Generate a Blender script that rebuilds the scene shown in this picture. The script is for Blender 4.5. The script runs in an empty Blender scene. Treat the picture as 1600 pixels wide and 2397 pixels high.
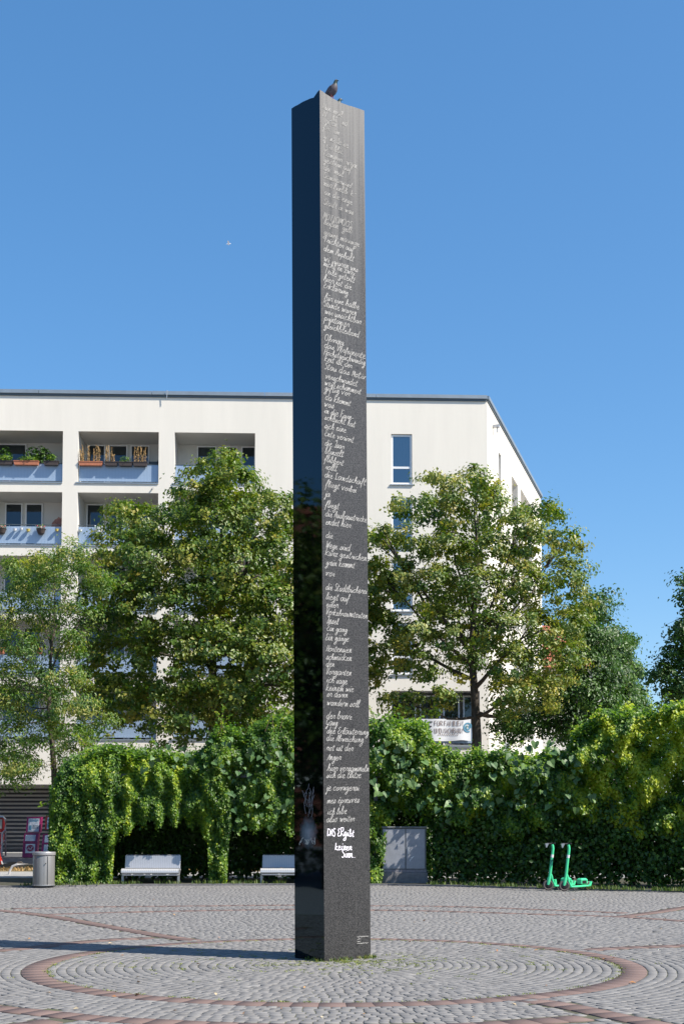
import bpy, math, random
import numpy as np
from mathutils import Vector, Matrix
R = math.radians
S = bpy.context.scene
COL = S.collection

# ---------------------------------------------------------------- camera
F, PX0, PY0, PITCH, EYE = 3050.0, 800.0, 1747.0, R(3.43), 1.6
cam = bpy.data.cameras.new("camera"); cam_ob = bpy.data.objects.new("camera", cam); COL.objects.link(cam_ob)
cam.sensor_fit = 'VERTICAL'; cam.sensor_height = 36.0; cam.sensor_width = 36.0
cam.lens = F / 2397.0 * 36.0
cam.shift_y = (PY0 - 1198.5) / 2397.0
cam.clip_start = 0.1; cam.clip_end = 5000
cam_ob.location = (0, 0, EYE); cam_ob.rotation_euler = (R(90) + PITCH, 0, 0)
S.camera = cam_ob

# ---------------------------------------------------------------- sky, sun, exposure
SUN_AZ, SUN_EL = math.atan2(0.92, -0.39), R(47)
w = bpy.data.worlds.new("World"); S.world = w; w.use_nodes = True
nt = w.node_tree; bg = nt.nodes['Background']
sky = nt.nodes.new('ShaderNodeTexSky'); sky.sky_type = 'NISHITA'; sky.sun_disc = False
sky.sun_elevation = SUN_EL; sky.sun_rotation = SUN_AZ
sky.altitude = 500; sky.air_density = 1.0; sky.dust_density = 1.0; sky.ozone_density = 6.0
gm = nt.nodes.new('ShaderNodeGamma'); gm.inputs[1].default_value = 0.7
hs = nt.nodes.new('ShaderNodeHueSaturation'); hs.inputs['Saturation'].default_value = 1.36
nt.links.new(sky.outputs[0], gm.inputs[0]); nt.links.new(gm.outputs[0], hs.inputs['Color']); nt.links.new(hs.outputs[0], bg.inputs[0])
bg.inputs[1].default_value = 0.15
sl = bpy.data.lights.new("sun", 'SUN'); sl.energy = 4.3; sl.angle = R(0.53); sl.color = (1.0, 0.94, 0.84)
so = bpy.data.objects.new("sun", sl); COL.objects.link(so)
sdir = Vector((math.sin(SUN_AZ) * math.cos(SUN_EL), math.cos(SUN_AZ) * math.cos(SUN_EL), math.sin(SUN_EL)))
so.rotation_euler = sdir.to_track_quat('Z', 'Y').to_euler(); so.location = sdir * 100
S.view_settings.view_transform = 'Standard'; S.view_settings.look = 'None'
S.view_settings.exposure = 1.0; S.view_settings.gamma = 1.0
S.cycles.max_bounces = 8; S.cycles.transparent_max_bounces = 16

# ---------------------------------------------------------------- surveying: photo pixel -> place
cP, sP = math.cos(PITCH), math.sin(PITCH)
def ray(px, py):
    a = (px - PX0) / F; b = (PY0 - py) / F
    return Vector((a, cP - b * sP, sP + b * cP))
def at(px, py, Y):
    d = ray(px, py); t = Y / d.y
    return Vector((d.x * t, Y, EYE + d.z * t))
def gnd(px, py, z=0.0):
    d = ray(px, py); t = (z - EYE) / d.z
    return Vector((d.x * t, d.y * t, z))
def lerp(pts, x):
    if x <= pts[0][0]: return pts[0][1]
    for (a, b), (c, d) in zip(pts, pts[1:]):
        if x <= c: return b + (d - b) * (x - a) / (c - a)
    return pts[-1][1]

# ---------------------------------------------------------------- materials
def mat(name, col, rough=0.6, metal=0.0, var=0.0, vscale=4.0, col2=None, bump=0.0, bscale=40.0, spec=0.5, stretch=None):
    m = bpy.data.materials.new(name); m.use_nodes = True
    n = m.node_tree; p = n.nodes['Principled BSDF']; L = n.links
    p.inputs['Base Color'].default_value = (*col, 1); p.inputs['Roughness'].default_value = rough
    p.inputs['Metallic'].default_value = metal; p.inputs['Specular IOR Level'].default_value = spec
    tc = n.nodes.new('ShaderNodeTexCoord'); mp = n.nodes.new('ShaderNodeMapping'); L.new(tc.outputs['Object'], mp.inputs[0])
    if stretch: mp.inputs['Scale'].default_value = stretch
    if var or col2:
        t = n.nodes.new('ShaderNodeTexNoise'); t.inputs['Scale'].default_value = vscale; t.inputs['Detail'].default_value = 6
        t.inputs['Roughness'].default_value = 0.65
        L.new(mp.outputs[0], t.inputs['Vector'])
        r = n.nodes.new('ShaderNodeValToRGB'); L.new(t.outputs['Fac'], r.inputs[0])
        c2 = col2 or tuple(max(0, c * (1 - var)) for c in col)
        c1 = col if col2 else tuple(min(1, c * (1 + var * .6)) for c in col)
        r.color_ramp.elements[0].position = .32; r.color_ramp.elements[1].position = .68
        r.color_ramp.elements[0].color = (*c2, 1); r.color_ramp.elements[1].color = (*c1, 1)
        L.new(r.outputs[0], p.inputs['Base Color'])
    if bump:
        t2 = n.nodes.new('ShaderNodeTexNoise'); t2.inputs['Scale'].default_value = bscale; t2.inputs['Detail'].default_value = 4
        L.new(mp.outputs[0], t2.inputs['Vector'])
        b = n.nodes.new('ShaderNodeBump'); b.inputs['Strength'].default_value = bump; b.inputs['Distance'].default_value = 0.02
        L.new(t2.outputs['Fac'], b.inputs['Height']); L.new(b.outputs[0], p.inputs['Normal'])
    return m

def tone_mat(name, stops, rough=0.5, transl=0.0, tcol=None, bump=0.0, spec=0.4, noise=0.0):
    """base colour from the per-face attribute 'tone' (each leaf or stone has its own colour)"""
    m = bpy.data.materials.new(name); m.use_nodes = True
    n = m.node_tree; p = n.nodes['Principled BSDF']; L = n.links
    a = n.nodes.new('ShaderNodeAttribute'); a.attribute_name = 'tone'
    r = n.nodes.new('ShaderNodeValToRGB')
    src = a.outputs['Fac']
    if noise:
        tc = n.nodes.new('ShaderNodeTexCoord'); t = n.nodes.new('ShaderNodeTexNoise'); t.inputs['Scale'].default_value = 60; t.inputs['Detail'].default_value = 5
        L.new(tc.outputs['Object'], t.inputs['Vector'])
        ma = n.nodes.new('ShaderNodeMath'); ma.operation = 'MULTIPLY_ADD'; ma.inputs[1].default_value = noise; 
        ms = n.nodes.new('ShaderNodeMath'); ms.operation = 'SUBTRACT'; L.new(a.outputs['Fac'], ms.inputs[0]); ms.inputs[1].default_value = noise * .5
        L.new(t.outputs['Fac'], ma.inputs[0]); L.new(ms.outputs[0], ma.inputs[2]); src = ma.outputs[0]
    L.new(src, r.inputs[0])
    e = r.color_ramp.elements
    while len(e) < len(stops): e.new(0.5)
    for k, (pos, c) in enumerate(stops): e[k].position = pos; e[k].color = (*c, 1)
    L.new(r.outputs[0], p.inputs['Base Color']); p.inputs['Roughness'].default_value = rough
    p.inputs['Specular IOR Level'].default_value = spec
    if transl:
        tr = n.nodes.new('ShaderNodeBsdfTranslucent'); hs = n.nodes.new('ShaderNodeMixRGB'); hs.blend_type = 'MULTIPLY'; hs.inputs[0].default_value = 1
        hs.inputs[2].default_value = (*(tcol or (1.5, 1.7, .5)), 1); L.new(r.outputs[0], hs.inputs[1]); L.new(hs.outputs[0], tr.inputs[0])
        mx = n.nodes.new('ShaderNodeMixShader'); mx.inputs[0].default_value = transl
        L.new(p.outputs[0], mx.inputs[1]); L.new(tr.outputs[0], mx.inputs[2]); L.new(mx.outputs[0], n.nodes['Material Output'].inputs[0])
    return m

M = {}
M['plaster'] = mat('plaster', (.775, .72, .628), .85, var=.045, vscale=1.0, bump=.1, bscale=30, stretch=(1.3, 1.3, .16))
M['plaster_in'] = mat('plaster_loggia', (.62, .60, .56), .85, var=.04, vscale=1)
M['flash'] = mat('zinc_flashing', (.30, .34, .37), .45, .5, var=.1, vscale=2)
M['flash_dark'] = mat('dark_flashing', (.10, .12, .13), .5, .3)
M['frame'] = mat('white_window_frame', (.78, .78, .78), .35)
M['curtain'] = mat('curtain_cloth', (.55, .58, .62), .9)
M['blind'] = mat('blind_slat', (.45, .47, .5), .5)
M['room'] = mat('dark_room', (.05, .05, .05), .9)
M['timber_dark'] = mat('dark_timber', (.018, .015, .013), .6, var=.3, vscale=6, stretch=(.3, 1, 4))
M['steel'] = mat('galvanised_steel', (.42, .43, .45), .4, .7, var=.1, vscale=20)
M['steel_dark'] = mat('dark_steel', (.06, .065, .07), .5, .3)
M['black'] = mat('black_plastic', (.015, .015, .016), .5)
M['rubber'] = mat('tyre_rubber', (.10, .085, .08), .8)
M['white'] = mat('white_paint', (.75, .75, .76), .4)
M['terracotta'] = mat('terracotta', (.42, .15, .08), .8, var=.2, vscale=12)
M['planter_dark'] = mat('dark_planter', (.05, .035, .03), .6)
M['yellow'] = mat('yellow_plastic', (.65, .5, .12), .5)
M['mint'] = mat('mint_lacquer', (.07, .62, .30), .3, var=.05, vscale=8)
M['mint_dark'] = mat('teal_print', (.01, .16, .12), .4)
M['magenta'] = mat('magenta_sheet', (.32, .015, .12), .4, var=.1, vscale=9)
M['red'] = mat('red_sheet', (.5, .02, .02), .4, var=.1, vscale=9)
M['red_bright'] = mat('red_shell', (.75, .05, .03), .3)
M['paper'] = mat('printed_paper', (.55, .6, .66), .6, var=.35, vscale=26)
M['cream_paper'] = mat('cream_paper', (.6, .55, .42), .6, var=.15, vscale=26)
M['bark'] = mat('bark', (.07, .055, .042), .9, var=.5, vscale=10, bump=.8, bscale=25, stretch=(1, 1, .3))
M['concrete'] = mat('concrete', (.17, .165, .17), .9, var=.3, vscale=9, bump=.3)
M['cabinet'] = mat('cabinet_grey', (.27, .28, .31), .5, var=.16, vscale=7)
M['cabinet_roof'] = mat('cabinet_roof', (.14, .15, .15), .7, var=.3, vscale=9)
M['soil'] = mat('soil', (.06, .05, .035), 1, col2=(.03, .035, .015), vscale=3, bump=.6, bscale=15)
M['path'] = mat('path_paving', (.28, .275, .27), .9, var=.15, vscale=3)
M['asphalt'] = mat('asphalt', (.07, .07, .075), .9, var=.25, vscale=6)
M['dry'] = mat('dry_turf', (.30, .21, .10), 1, col2=(.16, .14, .06), vscale=5, bump=.8, bscale=30)
M['joint'] = mat('joint_fill', (.075, .068, .058), 1, col2=(.08, .088, .035), vscale=1.6, bump=.5, bscale=60)
M['ground'] = mat('far_paving', (.25, .25, .255), .9, var=.35, vscale=14)
M['brickwall'] = mat('red_brick', (.26, .085, .055), .85, var=.3, vscale=5)
M['rooftile'] = mat('roof_tile', (.38, .11, .06), .8, var=.25, vscale=6)
M['ink'] = mat('sign_black', (.03, .03, .035), .6)
M['ink_grey'] = mat('sign_grey', (.30, .25, .24), .6)
M['ink_blue'] = mat('sign_blue', (.10, .28, .40), .6)
M['banner'] = mat('banner_cloth', (.74, .74, .75), .7)
M['letter'] = mat('engraved_white', (.42, .41, .395), .8, var=.25, vscale=30)
M['letter_worn'] = mat('engraved_worn', (.33, .32, .305), .8, var=.4, vscale=20)
M['marker'] = mat('white_marker', (.88, .84, .92), .5)
M['scribble'] = mat('grey_scribble', (.16, .16, .17), .7)
M['pig_body'] = mat('pigeon_grey', (.055, .055, .065), .6, col2=(.10, .075, .09), vscale=14)
M['pig_head'] = mat('pigeon_neck', (.035, .06, .05), .4)
M['pink'] = mat('mural_pink', (.42, .22, .19), .9, var=.3, vscale=9)

def glass_mat(name, tint, refl, tcol=(.55, .6, .62)):
    m = bpy.data.materials.new(name); m.use_nodes = True; n = m.node_tree; L = n.links
    n.nodes.remove(n.nodes['Principled BSDF'])
    g = n.nodes.new('ShaderNodeBsdfGlossy'); g.inputs['Color'].default_value = (*tint, 1); g.inputs['Roughness'].default_value = .015
    t = n.nodes.new('ShaderNodeBsdfTransparent'); t.inputs['Color'].default_value = (*tcol, 1)
    lw = n.nodes.new('ShaderNodeFresnel'); lw.inputs[0].default_value = refl
    mx = n.nodes.new('ShaderNodeMixShader'); L.new(lw.outputs[0], mx.inputs[0]); L.new(t.outputs[0], mx.inputs[1]); L.new(g.outputs[0], mx.inputs[2])
    L.new(mx.outputs[0], n.nodes['Material Output'].inputs[0]); return m
M['glass'] = glass_mat('window_glass', (.75, .9, 1.0), 3.0)
M['glass2'] = glass_mat('loggia_glass', (.7, .85, 1.0), 1.75, (.22, .24, .25))

def railing_mat():
    m = mat('perforated_railing', (.46, .52, .60), .45, .25); n = m.node_tree; L = n.links; p = n.nodes['Principled BSDF']
    tc = n.nodes.new('ShaderNodeTexCoord'); wv = n.nodes.new('ShaderNodeTexWave'); wv.bands_direction = 'X'; wv.inputs['Scale'].default_value = 4.6
    wv.inputs['Distortion'].default_value = 0.0; L.new(tc.outputs['Object'], wv.inputs[0])
    r = n.nodes.new('ShaderNodeValToRGB'); r.color_ramp.elements[0].color = (.29, .38, .50, 1); r.color_ramp.elements[1].color = (.35, .44, .56, 1)
    L.new(wv.outputs[0], r.inputs[0]); L.new(r.outputs[0], p.inputs['Base Color'])
    b = n.nodes.new('ShaderNodeBump'); b.inputs['Strength'].default_value = .15; b.inputs['Distance'].default_value = .01
    L.new(wv.outputs[0], b.inputs['Height']); L.new(b.outputs[0], p.inputs['Normal']); return m
M['railing'] = railing_mat()

def mesh_sheet_mat(name, col, scale):
    """punched steel sheet: a regular grid of small dark holes"""
    m = mat(name, col, .38, .35); n = m.node_tree; L = n.links; p = n.nodes['Principled BSDF']
    tc = n.nodes.new('ShaderNodeTexCoord'); b = n.nodes.new('ShaderNodeTexBrick'); b.offset = 0
    b.inputs['Scale'].default_value = scale; b.inputs['Brick Width'].default_value = 1; b.inputs['Row Height'].default_value = 1
    b.inputs['Mortar Size'].default_value = .22; b.inputs['Mortar Smooth'].default_value = .3
    b.inputs['Color1'].default_value = (*[c * .72 for c in col], 1); b.inputs['Color2'].default_value = (*[c * .80 for c in col], 1); b.inputs['Mortar'].default_value = (*col, 1)
    L.new(tc.outputs['Generated'], b.inputs['Vector']); L.new(b.outputs[0], p.inputs['Base Color']); return m
M['bench_mesh'] = mesh_sheet_mat('bench_wire_mesh', (.62, .62, .64), 30)
M['bench_back_shade'] = mesh_sheet_mat('bench_mesh_shaded', (.42, .43, .46), 30)  # darker copy of the bench mesh: foliage shade put into the backrest colour
M['bin_mesh'] = mesh_sheet_mat('bin_punched_steel', (.25, .245, .24), 26)

LEAF = [(0.0, (.022, .055, .012)), (.45, (.055, .115, .018)), (.8, (.13, .19, .025)), (1.0, (.28, .25, .035))]
M['maple'] = tone_mat('maple_leaf', [(0, (.026, .068, .010)), (.5, (.085, .148, .018)), (.8, (.20, .225, .03)), (1, (.29, .25, .045))], .40, .28)
M['linden'] = tone_mat('linden_leaf', [(0, (.03, .075, .013)), (.5, (.10, .16, .026)), (.8, (.235, .25, .05)), (1, (.34, .29, .06))], .42, .30)
M['locust'] = tone_mat('locust_leaf', [(0, (.028, .075, .016)), (.5, (.075, .155, .028)), (.85, (.20, .25, .05)), (1, (.32, .30, .07))], .45, .34)
M['street_leaf'] = tone_mat('street_tree_leaf', [(0, (.022, .06, .012)), (.5, (.06, .135, .02)), (.85, (.13, .21, .03)), (1, (.24, .28, .04))], .45, .25)
M['vine'] = tone_mat('vine_leaf', [(0, (.02, .055, .012)), (.4, (.06, .135, .02)), (.7, (.165, .275, .022)), (1, (.38, .42, .03))], .42, .40)
M['big_leaf'] = mat('pipevine_leaf', (.065, .125, .042), .5, col2=(.035, .085, .022), vscale=3, spec=.35)
M['big_leaf2'] = mat('pipevine_leaf_light', (.11, .18, .055), .5, col2=(.06, .13, .03), vscale=3, spec=.35)
M['grass'] = tone_mat('grass_blade', [(0, (.05, .10, .02)), (.6, (.13, .19, .04)), (1, (.32, .27, .10))], .6, .25)
M['moss'] = tone_mat('moss_blade', [(0, (.10, .14, .03)), (.6, (.20, .24, .05)), (1, (.34, .33, .12))], .7, .2)
M['verge'] = tone_mat('verge_blade', [(0, (.025, .06, .012)), (.6, (.07, .13, .025)), (1, (.18, .20, .05))], .6, .25)
M['straw'] = tone_mat('dry_stalk', [(0, (.25, .15, .06)), (1, (.45, .30, .13))], .8, .1)
M['fallen'] = tone_mat('fallen_leaf', [(0, (.30, .12, .05)), (.5, (.42, .22, .07)), (1, (.5, .42, .28))], .7)
M['flower'] = mat('orange_flower', (.7, .18, .03), .6)
M['flower_pink'] = mat('pink_flower', (.55, .12, .15), .6)
M['sett'] = tone_mat('granite_sett', [(0, (.105, .102, .10)), (.5, (.178, .172, .168)), (1, (.25, .24, .23))], .75, noise=.35, spec=.3)
M['slab'] = tone_mat('red_paving_slab', [(0, (.118, .082, .074)), (.5, (.152, .106, .095)), (1, (.19, .135, .12))], .8, noise=.4, spec=.25)

# ---------------------------------------------------------------- mesh helpers
class MB:
    def __init__(s): s.v = []; s.f = []; s.mi = []
    def add(s, vs, fs, mi=0):
        o = len(s.v); s.v += [tuple(v) for v in vs]; s.f += [tuple(i + o for i in f) for f in fs]; s.mi += [mi] * len(fs); return s
    def box(s, x0, x1, y0, y1, z0, z1, mi=0, tf=None):
        vs = [Vector(p) for p in ((x0,y0,z0),(x1,y0,z0),(x1,y1,z0),(x0,y1,z0),(x0,y0,z1),(x1,y0,z1),(x1,y1,z1),(x0,y1,z1))]
        if tf: vs = [tf(v) for v in vs]
        return s.add(vs, ((0,3,2,1),(4,5,6,7),(0,1,5,4),(1,2,6,5),(2,3,7,6),(3,0,4,7)), mi)
    def bevbox(s, x0, x1, y0, y1, z0, z1, b=.01, mi=0, tf=None):
        vs = []
        for (dz, i) in ((z0, b), (z0 + b, 0), (z1 - b, 0), (z1, b)):
            vs += [(x0+i,y0+i,dz),(x1-i,y0+i,dz),(x1-i,y1-i,dz),(x0+i,y1-i,dz)]
        vs = [Vector(p) for p in vs]
        if tf: vs = [tf(v) for v in vs]
        fs = [(3,2,1,0),(12,13,14,15)]
        for k in range(3):
            for j in range(4): fs.append((k*4+j, k*4+(j+1)%4, k*4+4+(j+1)%4, k*4+4+j))
        return s.add(vs, fs, mi)
    def tube(s, pts, rad, n=8, mi=0, cap=True):
        pts = [Vector(p) for p in pts]; rad = rad if isinstance(rad, (list, tuple)) else [rad] * len(pts)
        vs = []; fs = []; ref = None
        for i, p in enumerate(pts):
            t = (pts[min(i+1, len(pts)-1)] - pts[max(i-1, 0)]).normalized()
            if ref is None:
                ref = Vector((0,0,1)) if abs(t.z) < .9 else Vector((1,0,0))
            a = t.cross(ref).normalized(); b = t.cross(a).normalized(); ref = -b if False else ref
            for k in range(n):
                q = 2 * math.pi * k / n; vs.append(p + (a * math.cos(q) + b * math.sin(q)) * rad[i])
        for i in range(len(pts) - 1):
            for k in range(n): fs.append((i*n+k, i*n+(k+1)%n, (i+1)*n+(k+1)%n, (i+1)*n+k))
        if cap: fs.append(tuple(range(n-1, -1, -1))); fs.append(tuple((len(pts)-1)*n + k for k in range(n)))
        return s.add(vs, fs, mi)
    def lathe(s, prof, n=24, c=(0,0,0), mi=0, tf=None):
        vs = []; fs = []
        for (r, z) in prof:
            for k in range(n):
                q = 2*math.pi*k/n; v = Vector((c[0]+r*math.cos(q), c[1]+r*math.sin(q), c[2]+z)); vs.append(tf(v) if tf else v)
        for i in range(len(prof)-1):
            for k in range(n): fs.append((i*n+k, i*n+(k+1)%n, (i+1)*n+(k+1)%n, (i+1)*n+k))
        fs.append(tuple(range(n-1,-1,-1))); fs.append(tuple((len(prof)-1)*n+k for k in range(n)))
        return s.add(vs, fs, mi)
    def prism(s, poly, d0, d1, fn, mi=0):
        """extrude a 2D outline between d0 and d1; fn(a,b,d) -> point"""
        n = len(poly); vs = [fn(a, b, d0) for a, b in poly] + [fn(a, b, d1) for a, b in poly]
        fs = [tuple(range(n-1,-1,-1)), tuple(range(n, 2*n))] + [(i, (i+1)%n, n+(i+1)%n, n+i) for i in range(n)]
        return s.add(vs, fs, mi)
    def ball(s, c, r, n=10, m=7, mi=0):
        r = r if isinstance(r, (tuple, list)) else (r, r, r); vs = [Vector((c[0], c[1], c[2]-r[2]))]; fs = []
        for i in range(1, m):
            ph = math.pi * i / m - math.pi/2
            for k in range(n):
                q = 2*math.pi*k/n; vs.append(Vector((c[0]+r[0]*math.cos(ph)*math.cos(q), c[1]+r[1]*math.cos(ph)*math.sin(q), c[2]+r[2]*math.sin(ph))))
        vs.append(Vector((c[0], c[1], c[2]+r[2])))
        for k in range(n): fs.append((0, 1+(k+1)%n, 1+k))
        for i in range(m-2):
            for k in range(n): fs.append((1+i*n+k, 1+i*n+(k+1)%n, 1+(i+1)*n+(k+1)%n, 1+(i+1)*n+k))
        l = len(vs)-1
        for k in range(n): fs.append((l, 1+(m-2)*n+k, 1+(m-2)*n+(k+1)%n))
        return s.add(vs, fs, mi)
    def build(s, name, mats, parent=None, org=None, smooth=False):
        me = bpy.data.meshes.new(name)
        o = Vector(org) if org is not None else Vector((0,0,0))
        me.from_pydata([(v[0]-o[0], v[1]-o[1], v[2]-o[2]) for v in s.v], [], s.f)
        for m_ in (mats if isinstance(mats, (list, tuple)) else [mats]): me.materials.append(m_)
        if any(s.mi): me.polygons.foreach_set('material_index', s.mi)
        if smooth:
            me.polygons.foreach_set('use_smooth', [True]*len(me.polygons))
            try: me.set_sharp_from_angle(angle=R(40))
            except Exception: pass
        me.update()
        ob = bpy.data.objects.new(name, me); COL.objects.link(ob)
        if parent is not None: ob.parent = parent
        elif org is not None: ob.location = o
        return ob

def tag(o, label=None, cat=None, group=None, kind=None):
    if label: o['label'] = label
    if cat: o['category'] = cat
    if group: o['group'] = group
    if kind: o['kind'] = kind
    return o
def thing(name, loc, label, cat, group=None, rz=0.0):
    o = bpy.data.objects.new(name, None); COL.objects.link(o); o.location = loc; o.rotation_euler = (0, 0, rz); o.empty_display_size = .2
    return tag(o, label, cat, group)
def copy_tree(o, parent=None):
    c = o.copy(); COL.objects.link(c); c.parent = parent
    for ch in list(o.children): copy_tree(ch, c)
    return c

def np_mesh(name, V, Fc, matl, parent=None, tone=None, org=None):
    """V (n,3); Fc (m,k) faces; tone per face"""
    if org is not None: V = V - np.array(org)
    me = bpy.data.meshes.new(name); k = Fc.shape[1]
    me.vertices.add(len(V)); me.vertices.foreach_set('co', V.astype(np.float32).ravel())
    me.loops.add(Fc.size); me.loops.foreach_set('vertex_index', Fc.astype(np.int32).ravel())
    me.polygons.add(len(Fc)); me.polygons.foreach_set('loop_start', np.arange(0, Fc.size, k, dtype=np.int32))
    me.polygons.foreach_set('loop_total', np.full(len(Fc), k, dtype=np.int32))
    me.materials.append(matl)
    if tone is not None:
        at_ = me.attributes.new('tone', 'FLOAT', 'FACE'); at_.data.foreach_set('value', np.clip(tone, 0, 1).astype(np.float32))
    me.update(calc_edges=True)
    ob = bpy.data.objects.new(name, me); COL.objects.link(ob)
    if parent is not None: ob.parent = parent
    elif org is not None: ob.location = org
    return ob

def unit(a): return a / np.maximum(np.linalg.norm(a, axis=1, keepdims=True), 1e-9)
def leaf_arrays(P, N, D, size, aspect=.7, fold=.18):
    """folded leaf blades: base, left, tip, right. N normal, D tip direction, size length"""
    N = unit(N); D = unit(D - N * (D * N).sum(1, keepdims=True)); W = np.cross(N, D)
    s = size[:, None]
    base = P - D * s * .5; tip = P + D * s * .5 - N * s * .08
    l = P + W * s * aspect * .5 + N * s * fold - D * s * .06; r = P - W * s * aspect * .5 + N * s * fold - D * s * .06
    n = len(P); V = np.stack([base, r, tip, l], 1).reshape(-1, 3)
    i = np.arange(n) * 4
    Fc = np.stack([np.stack([i, i+1, i+2], 1), np.stack([i, i+2, i+3], 1)], 1).reshape(-1, 3)
    return V, Fc

# ---------------------------------------------------------------- the setting: plaza, paths
EDGE = [(-16, 33.2), (-7.6, 33.3), (-5.5, 34.2), (-2, 34.5), (1.2, 34.4), (3, 33.7), (4.6, 32.6), (8, 30.9), (16, 28.5)]
rng = np.random.default_rng(7); random.seed(7)

def trap(y): return .29 * y + 2.6
g = MB()
Y0, Y1 = 8.4, 37.0
q = [(-trap(Y0), Y0), (trap(Y0), Y0), (trap(Y1), Y1), (-trap(Y1), Y1)]
B = 700
g.add([(-B,-B,0),(B,-B,0),(B,B,-.02),(-B,B,-.02)] + [(x,y,0) for x, y in q], ((0,1,5,4),(1,2,6,5),(2,3,7,6),(3,0,4,7)))
tag(g.build('ground', M['ground']), kind='structure')
plaza = tag(MB().add([(x,y,-.0085) for x, y in q], ((0,1,2,3),)).build('plaza', M['joint']), 'grey granite sett plaza with reddish slab rings', kind='structure')

ring_n, ring_f = gnd(790, 2354), gnd(690, 2196.5)
RC = Vector((0.02, (ring_n.y + ring_f.y) / 2)); RC.x = (gnd(64, 2279).x + gnd(1511, 2285).x) / 2
RR = ((ring_f.y - ring_n.y) / 2 + (gnd(1511, 2285).x - gnd(64, 2279).x) / 2) / 2
BW = .27
bands = []     # (list of 2d points, near?)
ring = [(RC.x + RR * math.cos(a), RC.y + RR * math.sin(a)) for a in np.linspace(0, 2*math.pi, 121)]
bands.append((ring, 1))
def band(pix, near):
    bands.append(([tuple(gnd(x, y).xy) for x, y in pix], near))
band([(-60, 2352), (0, 2361), (74, 2367.5), (204, 2381.5), (281, 2387), (400, 2393), (520, 2399), (700, 2403), (900, 2404), (1080, 2401), (1200, 2394), (1276, 2389), (1366, 2382)], 1)
band([(20, 2404), (71, 2397), (115, 2390), (178, 2382)], 1)
band([(1225, 2340), (1302, 2350), (1379, 2365), (1455, 2381.5), (1519, 2394), (1590, 2410)], 1)
band([(-120, 2120), (0, 2131), (100, 2142), (165, 2152.5), (255, 2169), (357, 2187), (410, 2195), (455, 2202)], 1)
band([(-100, 2230), (0, 2224), (75, 2218), (166, 2207), (255, 2199.5), (357, 2195)], 1)
band([(1335, 2226), (1430, 2219.5), (1520, 2216), (1600, 2213), (1720, 2209)], 1)
band([(30, 2127), (200, 2123), (400, 2121), (689, 2118.5), (866, 2120), (1080, 2122.5), (1259, 2129), (1463, 2137)], 0)
band([(110, 2140.5), (250, 2136), (400, 2132.5), (689, 2128.5), (866, 2130), (1000, 2132), (1200, 2138), (1450, 2146), (1600, 2156), (1720, 2164)], 0)
band([(1455, 2145), (1540, 2134), (1600, 2124), (1700, 2110)], 0)

slab_pool = []
occupied = []
for pts, near in bands:
    P = [Vector(p) for p in pts]
    # resample
    if len(P) < 100:
        fine = []
        for i in range(len(P) - 1):
            p0 = P[max(i-1, 0)]; p1 = P[i]; p2 = P[i+1]; p3 = P[min(i+2, len(P)-1)]
            for k in range(24):
                t = k/24; fine.append(.5*((2*p1)+(p2-p0)*t+(2*p0-5*p1+4*p2-p3)*t*t+(3*p1-p0-3*p2+p3)*t**3))
        fine.append(P[-1]); P = fine
    A = np.array([(p.x, p.y) for p in P]); seg = np.linalg.norm(np.diff(A, axis=0), axis=1); cum = np.r_[0, np.cumsum(seg)]
    L = .245; n = max(2, int(round(cum[-1] / L))); ss = np.linspace(0, cum[-1], n + 1)
    C = np.stack([np.interp(ss, cum, A[:, 0]), np.interp(ss, cum, A[:, 1])], 1)
    T = np.gradient(C, axis=0)
    if near == 1 and len(pts) > 100: T[0] = T[-1] = (C[1] - C[-2])
    T = T / np.linalg.norm(T, axis=1, keepdims=True); Nn = np.stack([-T[:, 1], T[:, 0]], 1)
    occupied.append(C); 
    for i in range(n):
        gap = .0012
        def pt(t, sgn): return C[i]*(1-t) + C[i+1]*t + (Nn[i]*(1-t) + Nn[i+1]*t) * sgn * BW/2
        e = gap / L
        slab_pool.append(([pt(e, -1), pt(1-e, -1), pt(1-e, 1), pt(e, 1)], near, (C[i] + C[i+1]) / 2))
# keep slabs that do not overlap an earlier one
placed = []; grid = {}
for quad, near, c in slab_pool:
    key = (int(math.floor(c[0]/.5)), int(math.floor(c[1]/.5))); hit = False
    for dx in (-1, 0, 1):
        for dy in (-1, 0, 1):
            for c2 in grid.get((key[0]+dx, key[1]+dy), ()):
                if np.hypot(*(c - c2)) < .20: hit = True
    if hit or abs(c[0]) > trap(c[1]) - .3 or c[1] < Y0 + .2: continue
    grid.setdefault(key, []).append(c); placed.append((quad, near, c))
placed.sort(key=lambda t: t[2][1])
def stone(quad, top, inset=.006, h=.05):
    q_ = np.array(quad); c = q_.mean(0); q2 = c + (q_ - c) * (1 - inset / np.maximum(np.linalg.norm(q_ - c, axis=1, keepdims=True), 1e-6))
    V = [(x, y, top - h) for x, y in q_] + [(x, y, top - .006) for x, y in q_] + [(x, y, top) for x, y in q2]
    return V
SF = ((0,1,5,4),(1,2,6,5),(2,3,7,6),(3,0,4,7),(4,5,9,8),(5,6,10,9),(6,7,11,10),(7,4,8,11),(8,9,10,11))
rest_v = []; rest_t = []
for k, (quad, near, c) in enumerate(placed):
    top = .0008 + random.uniform(-.0006, .0006); V = np.array(stone(quad, top, .003)); t = random.gauss(.5, .12)
    if k < 290:
        org = (c[0], c[1], 0)
        np_mesh('paving_slab', V, np.array(SF), M['slab'], plaza, np.full(9, t))
    else: rest_v.append(V); rest_t.append(t)
def join_stones(name, vs, ts, m, parent):
    n = len(vs); V = np.concatenate(vs); F0 = np.array(SF)
    Fc = (F0[None] + (np.arange(n) * 12)[:, None, None]).reshape(-1, 4)
    o = np_mesh(name, V, Fc, m, parent, np.repeat(ts, 9)); o['kind'] = 'stuff'; return o
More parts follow.
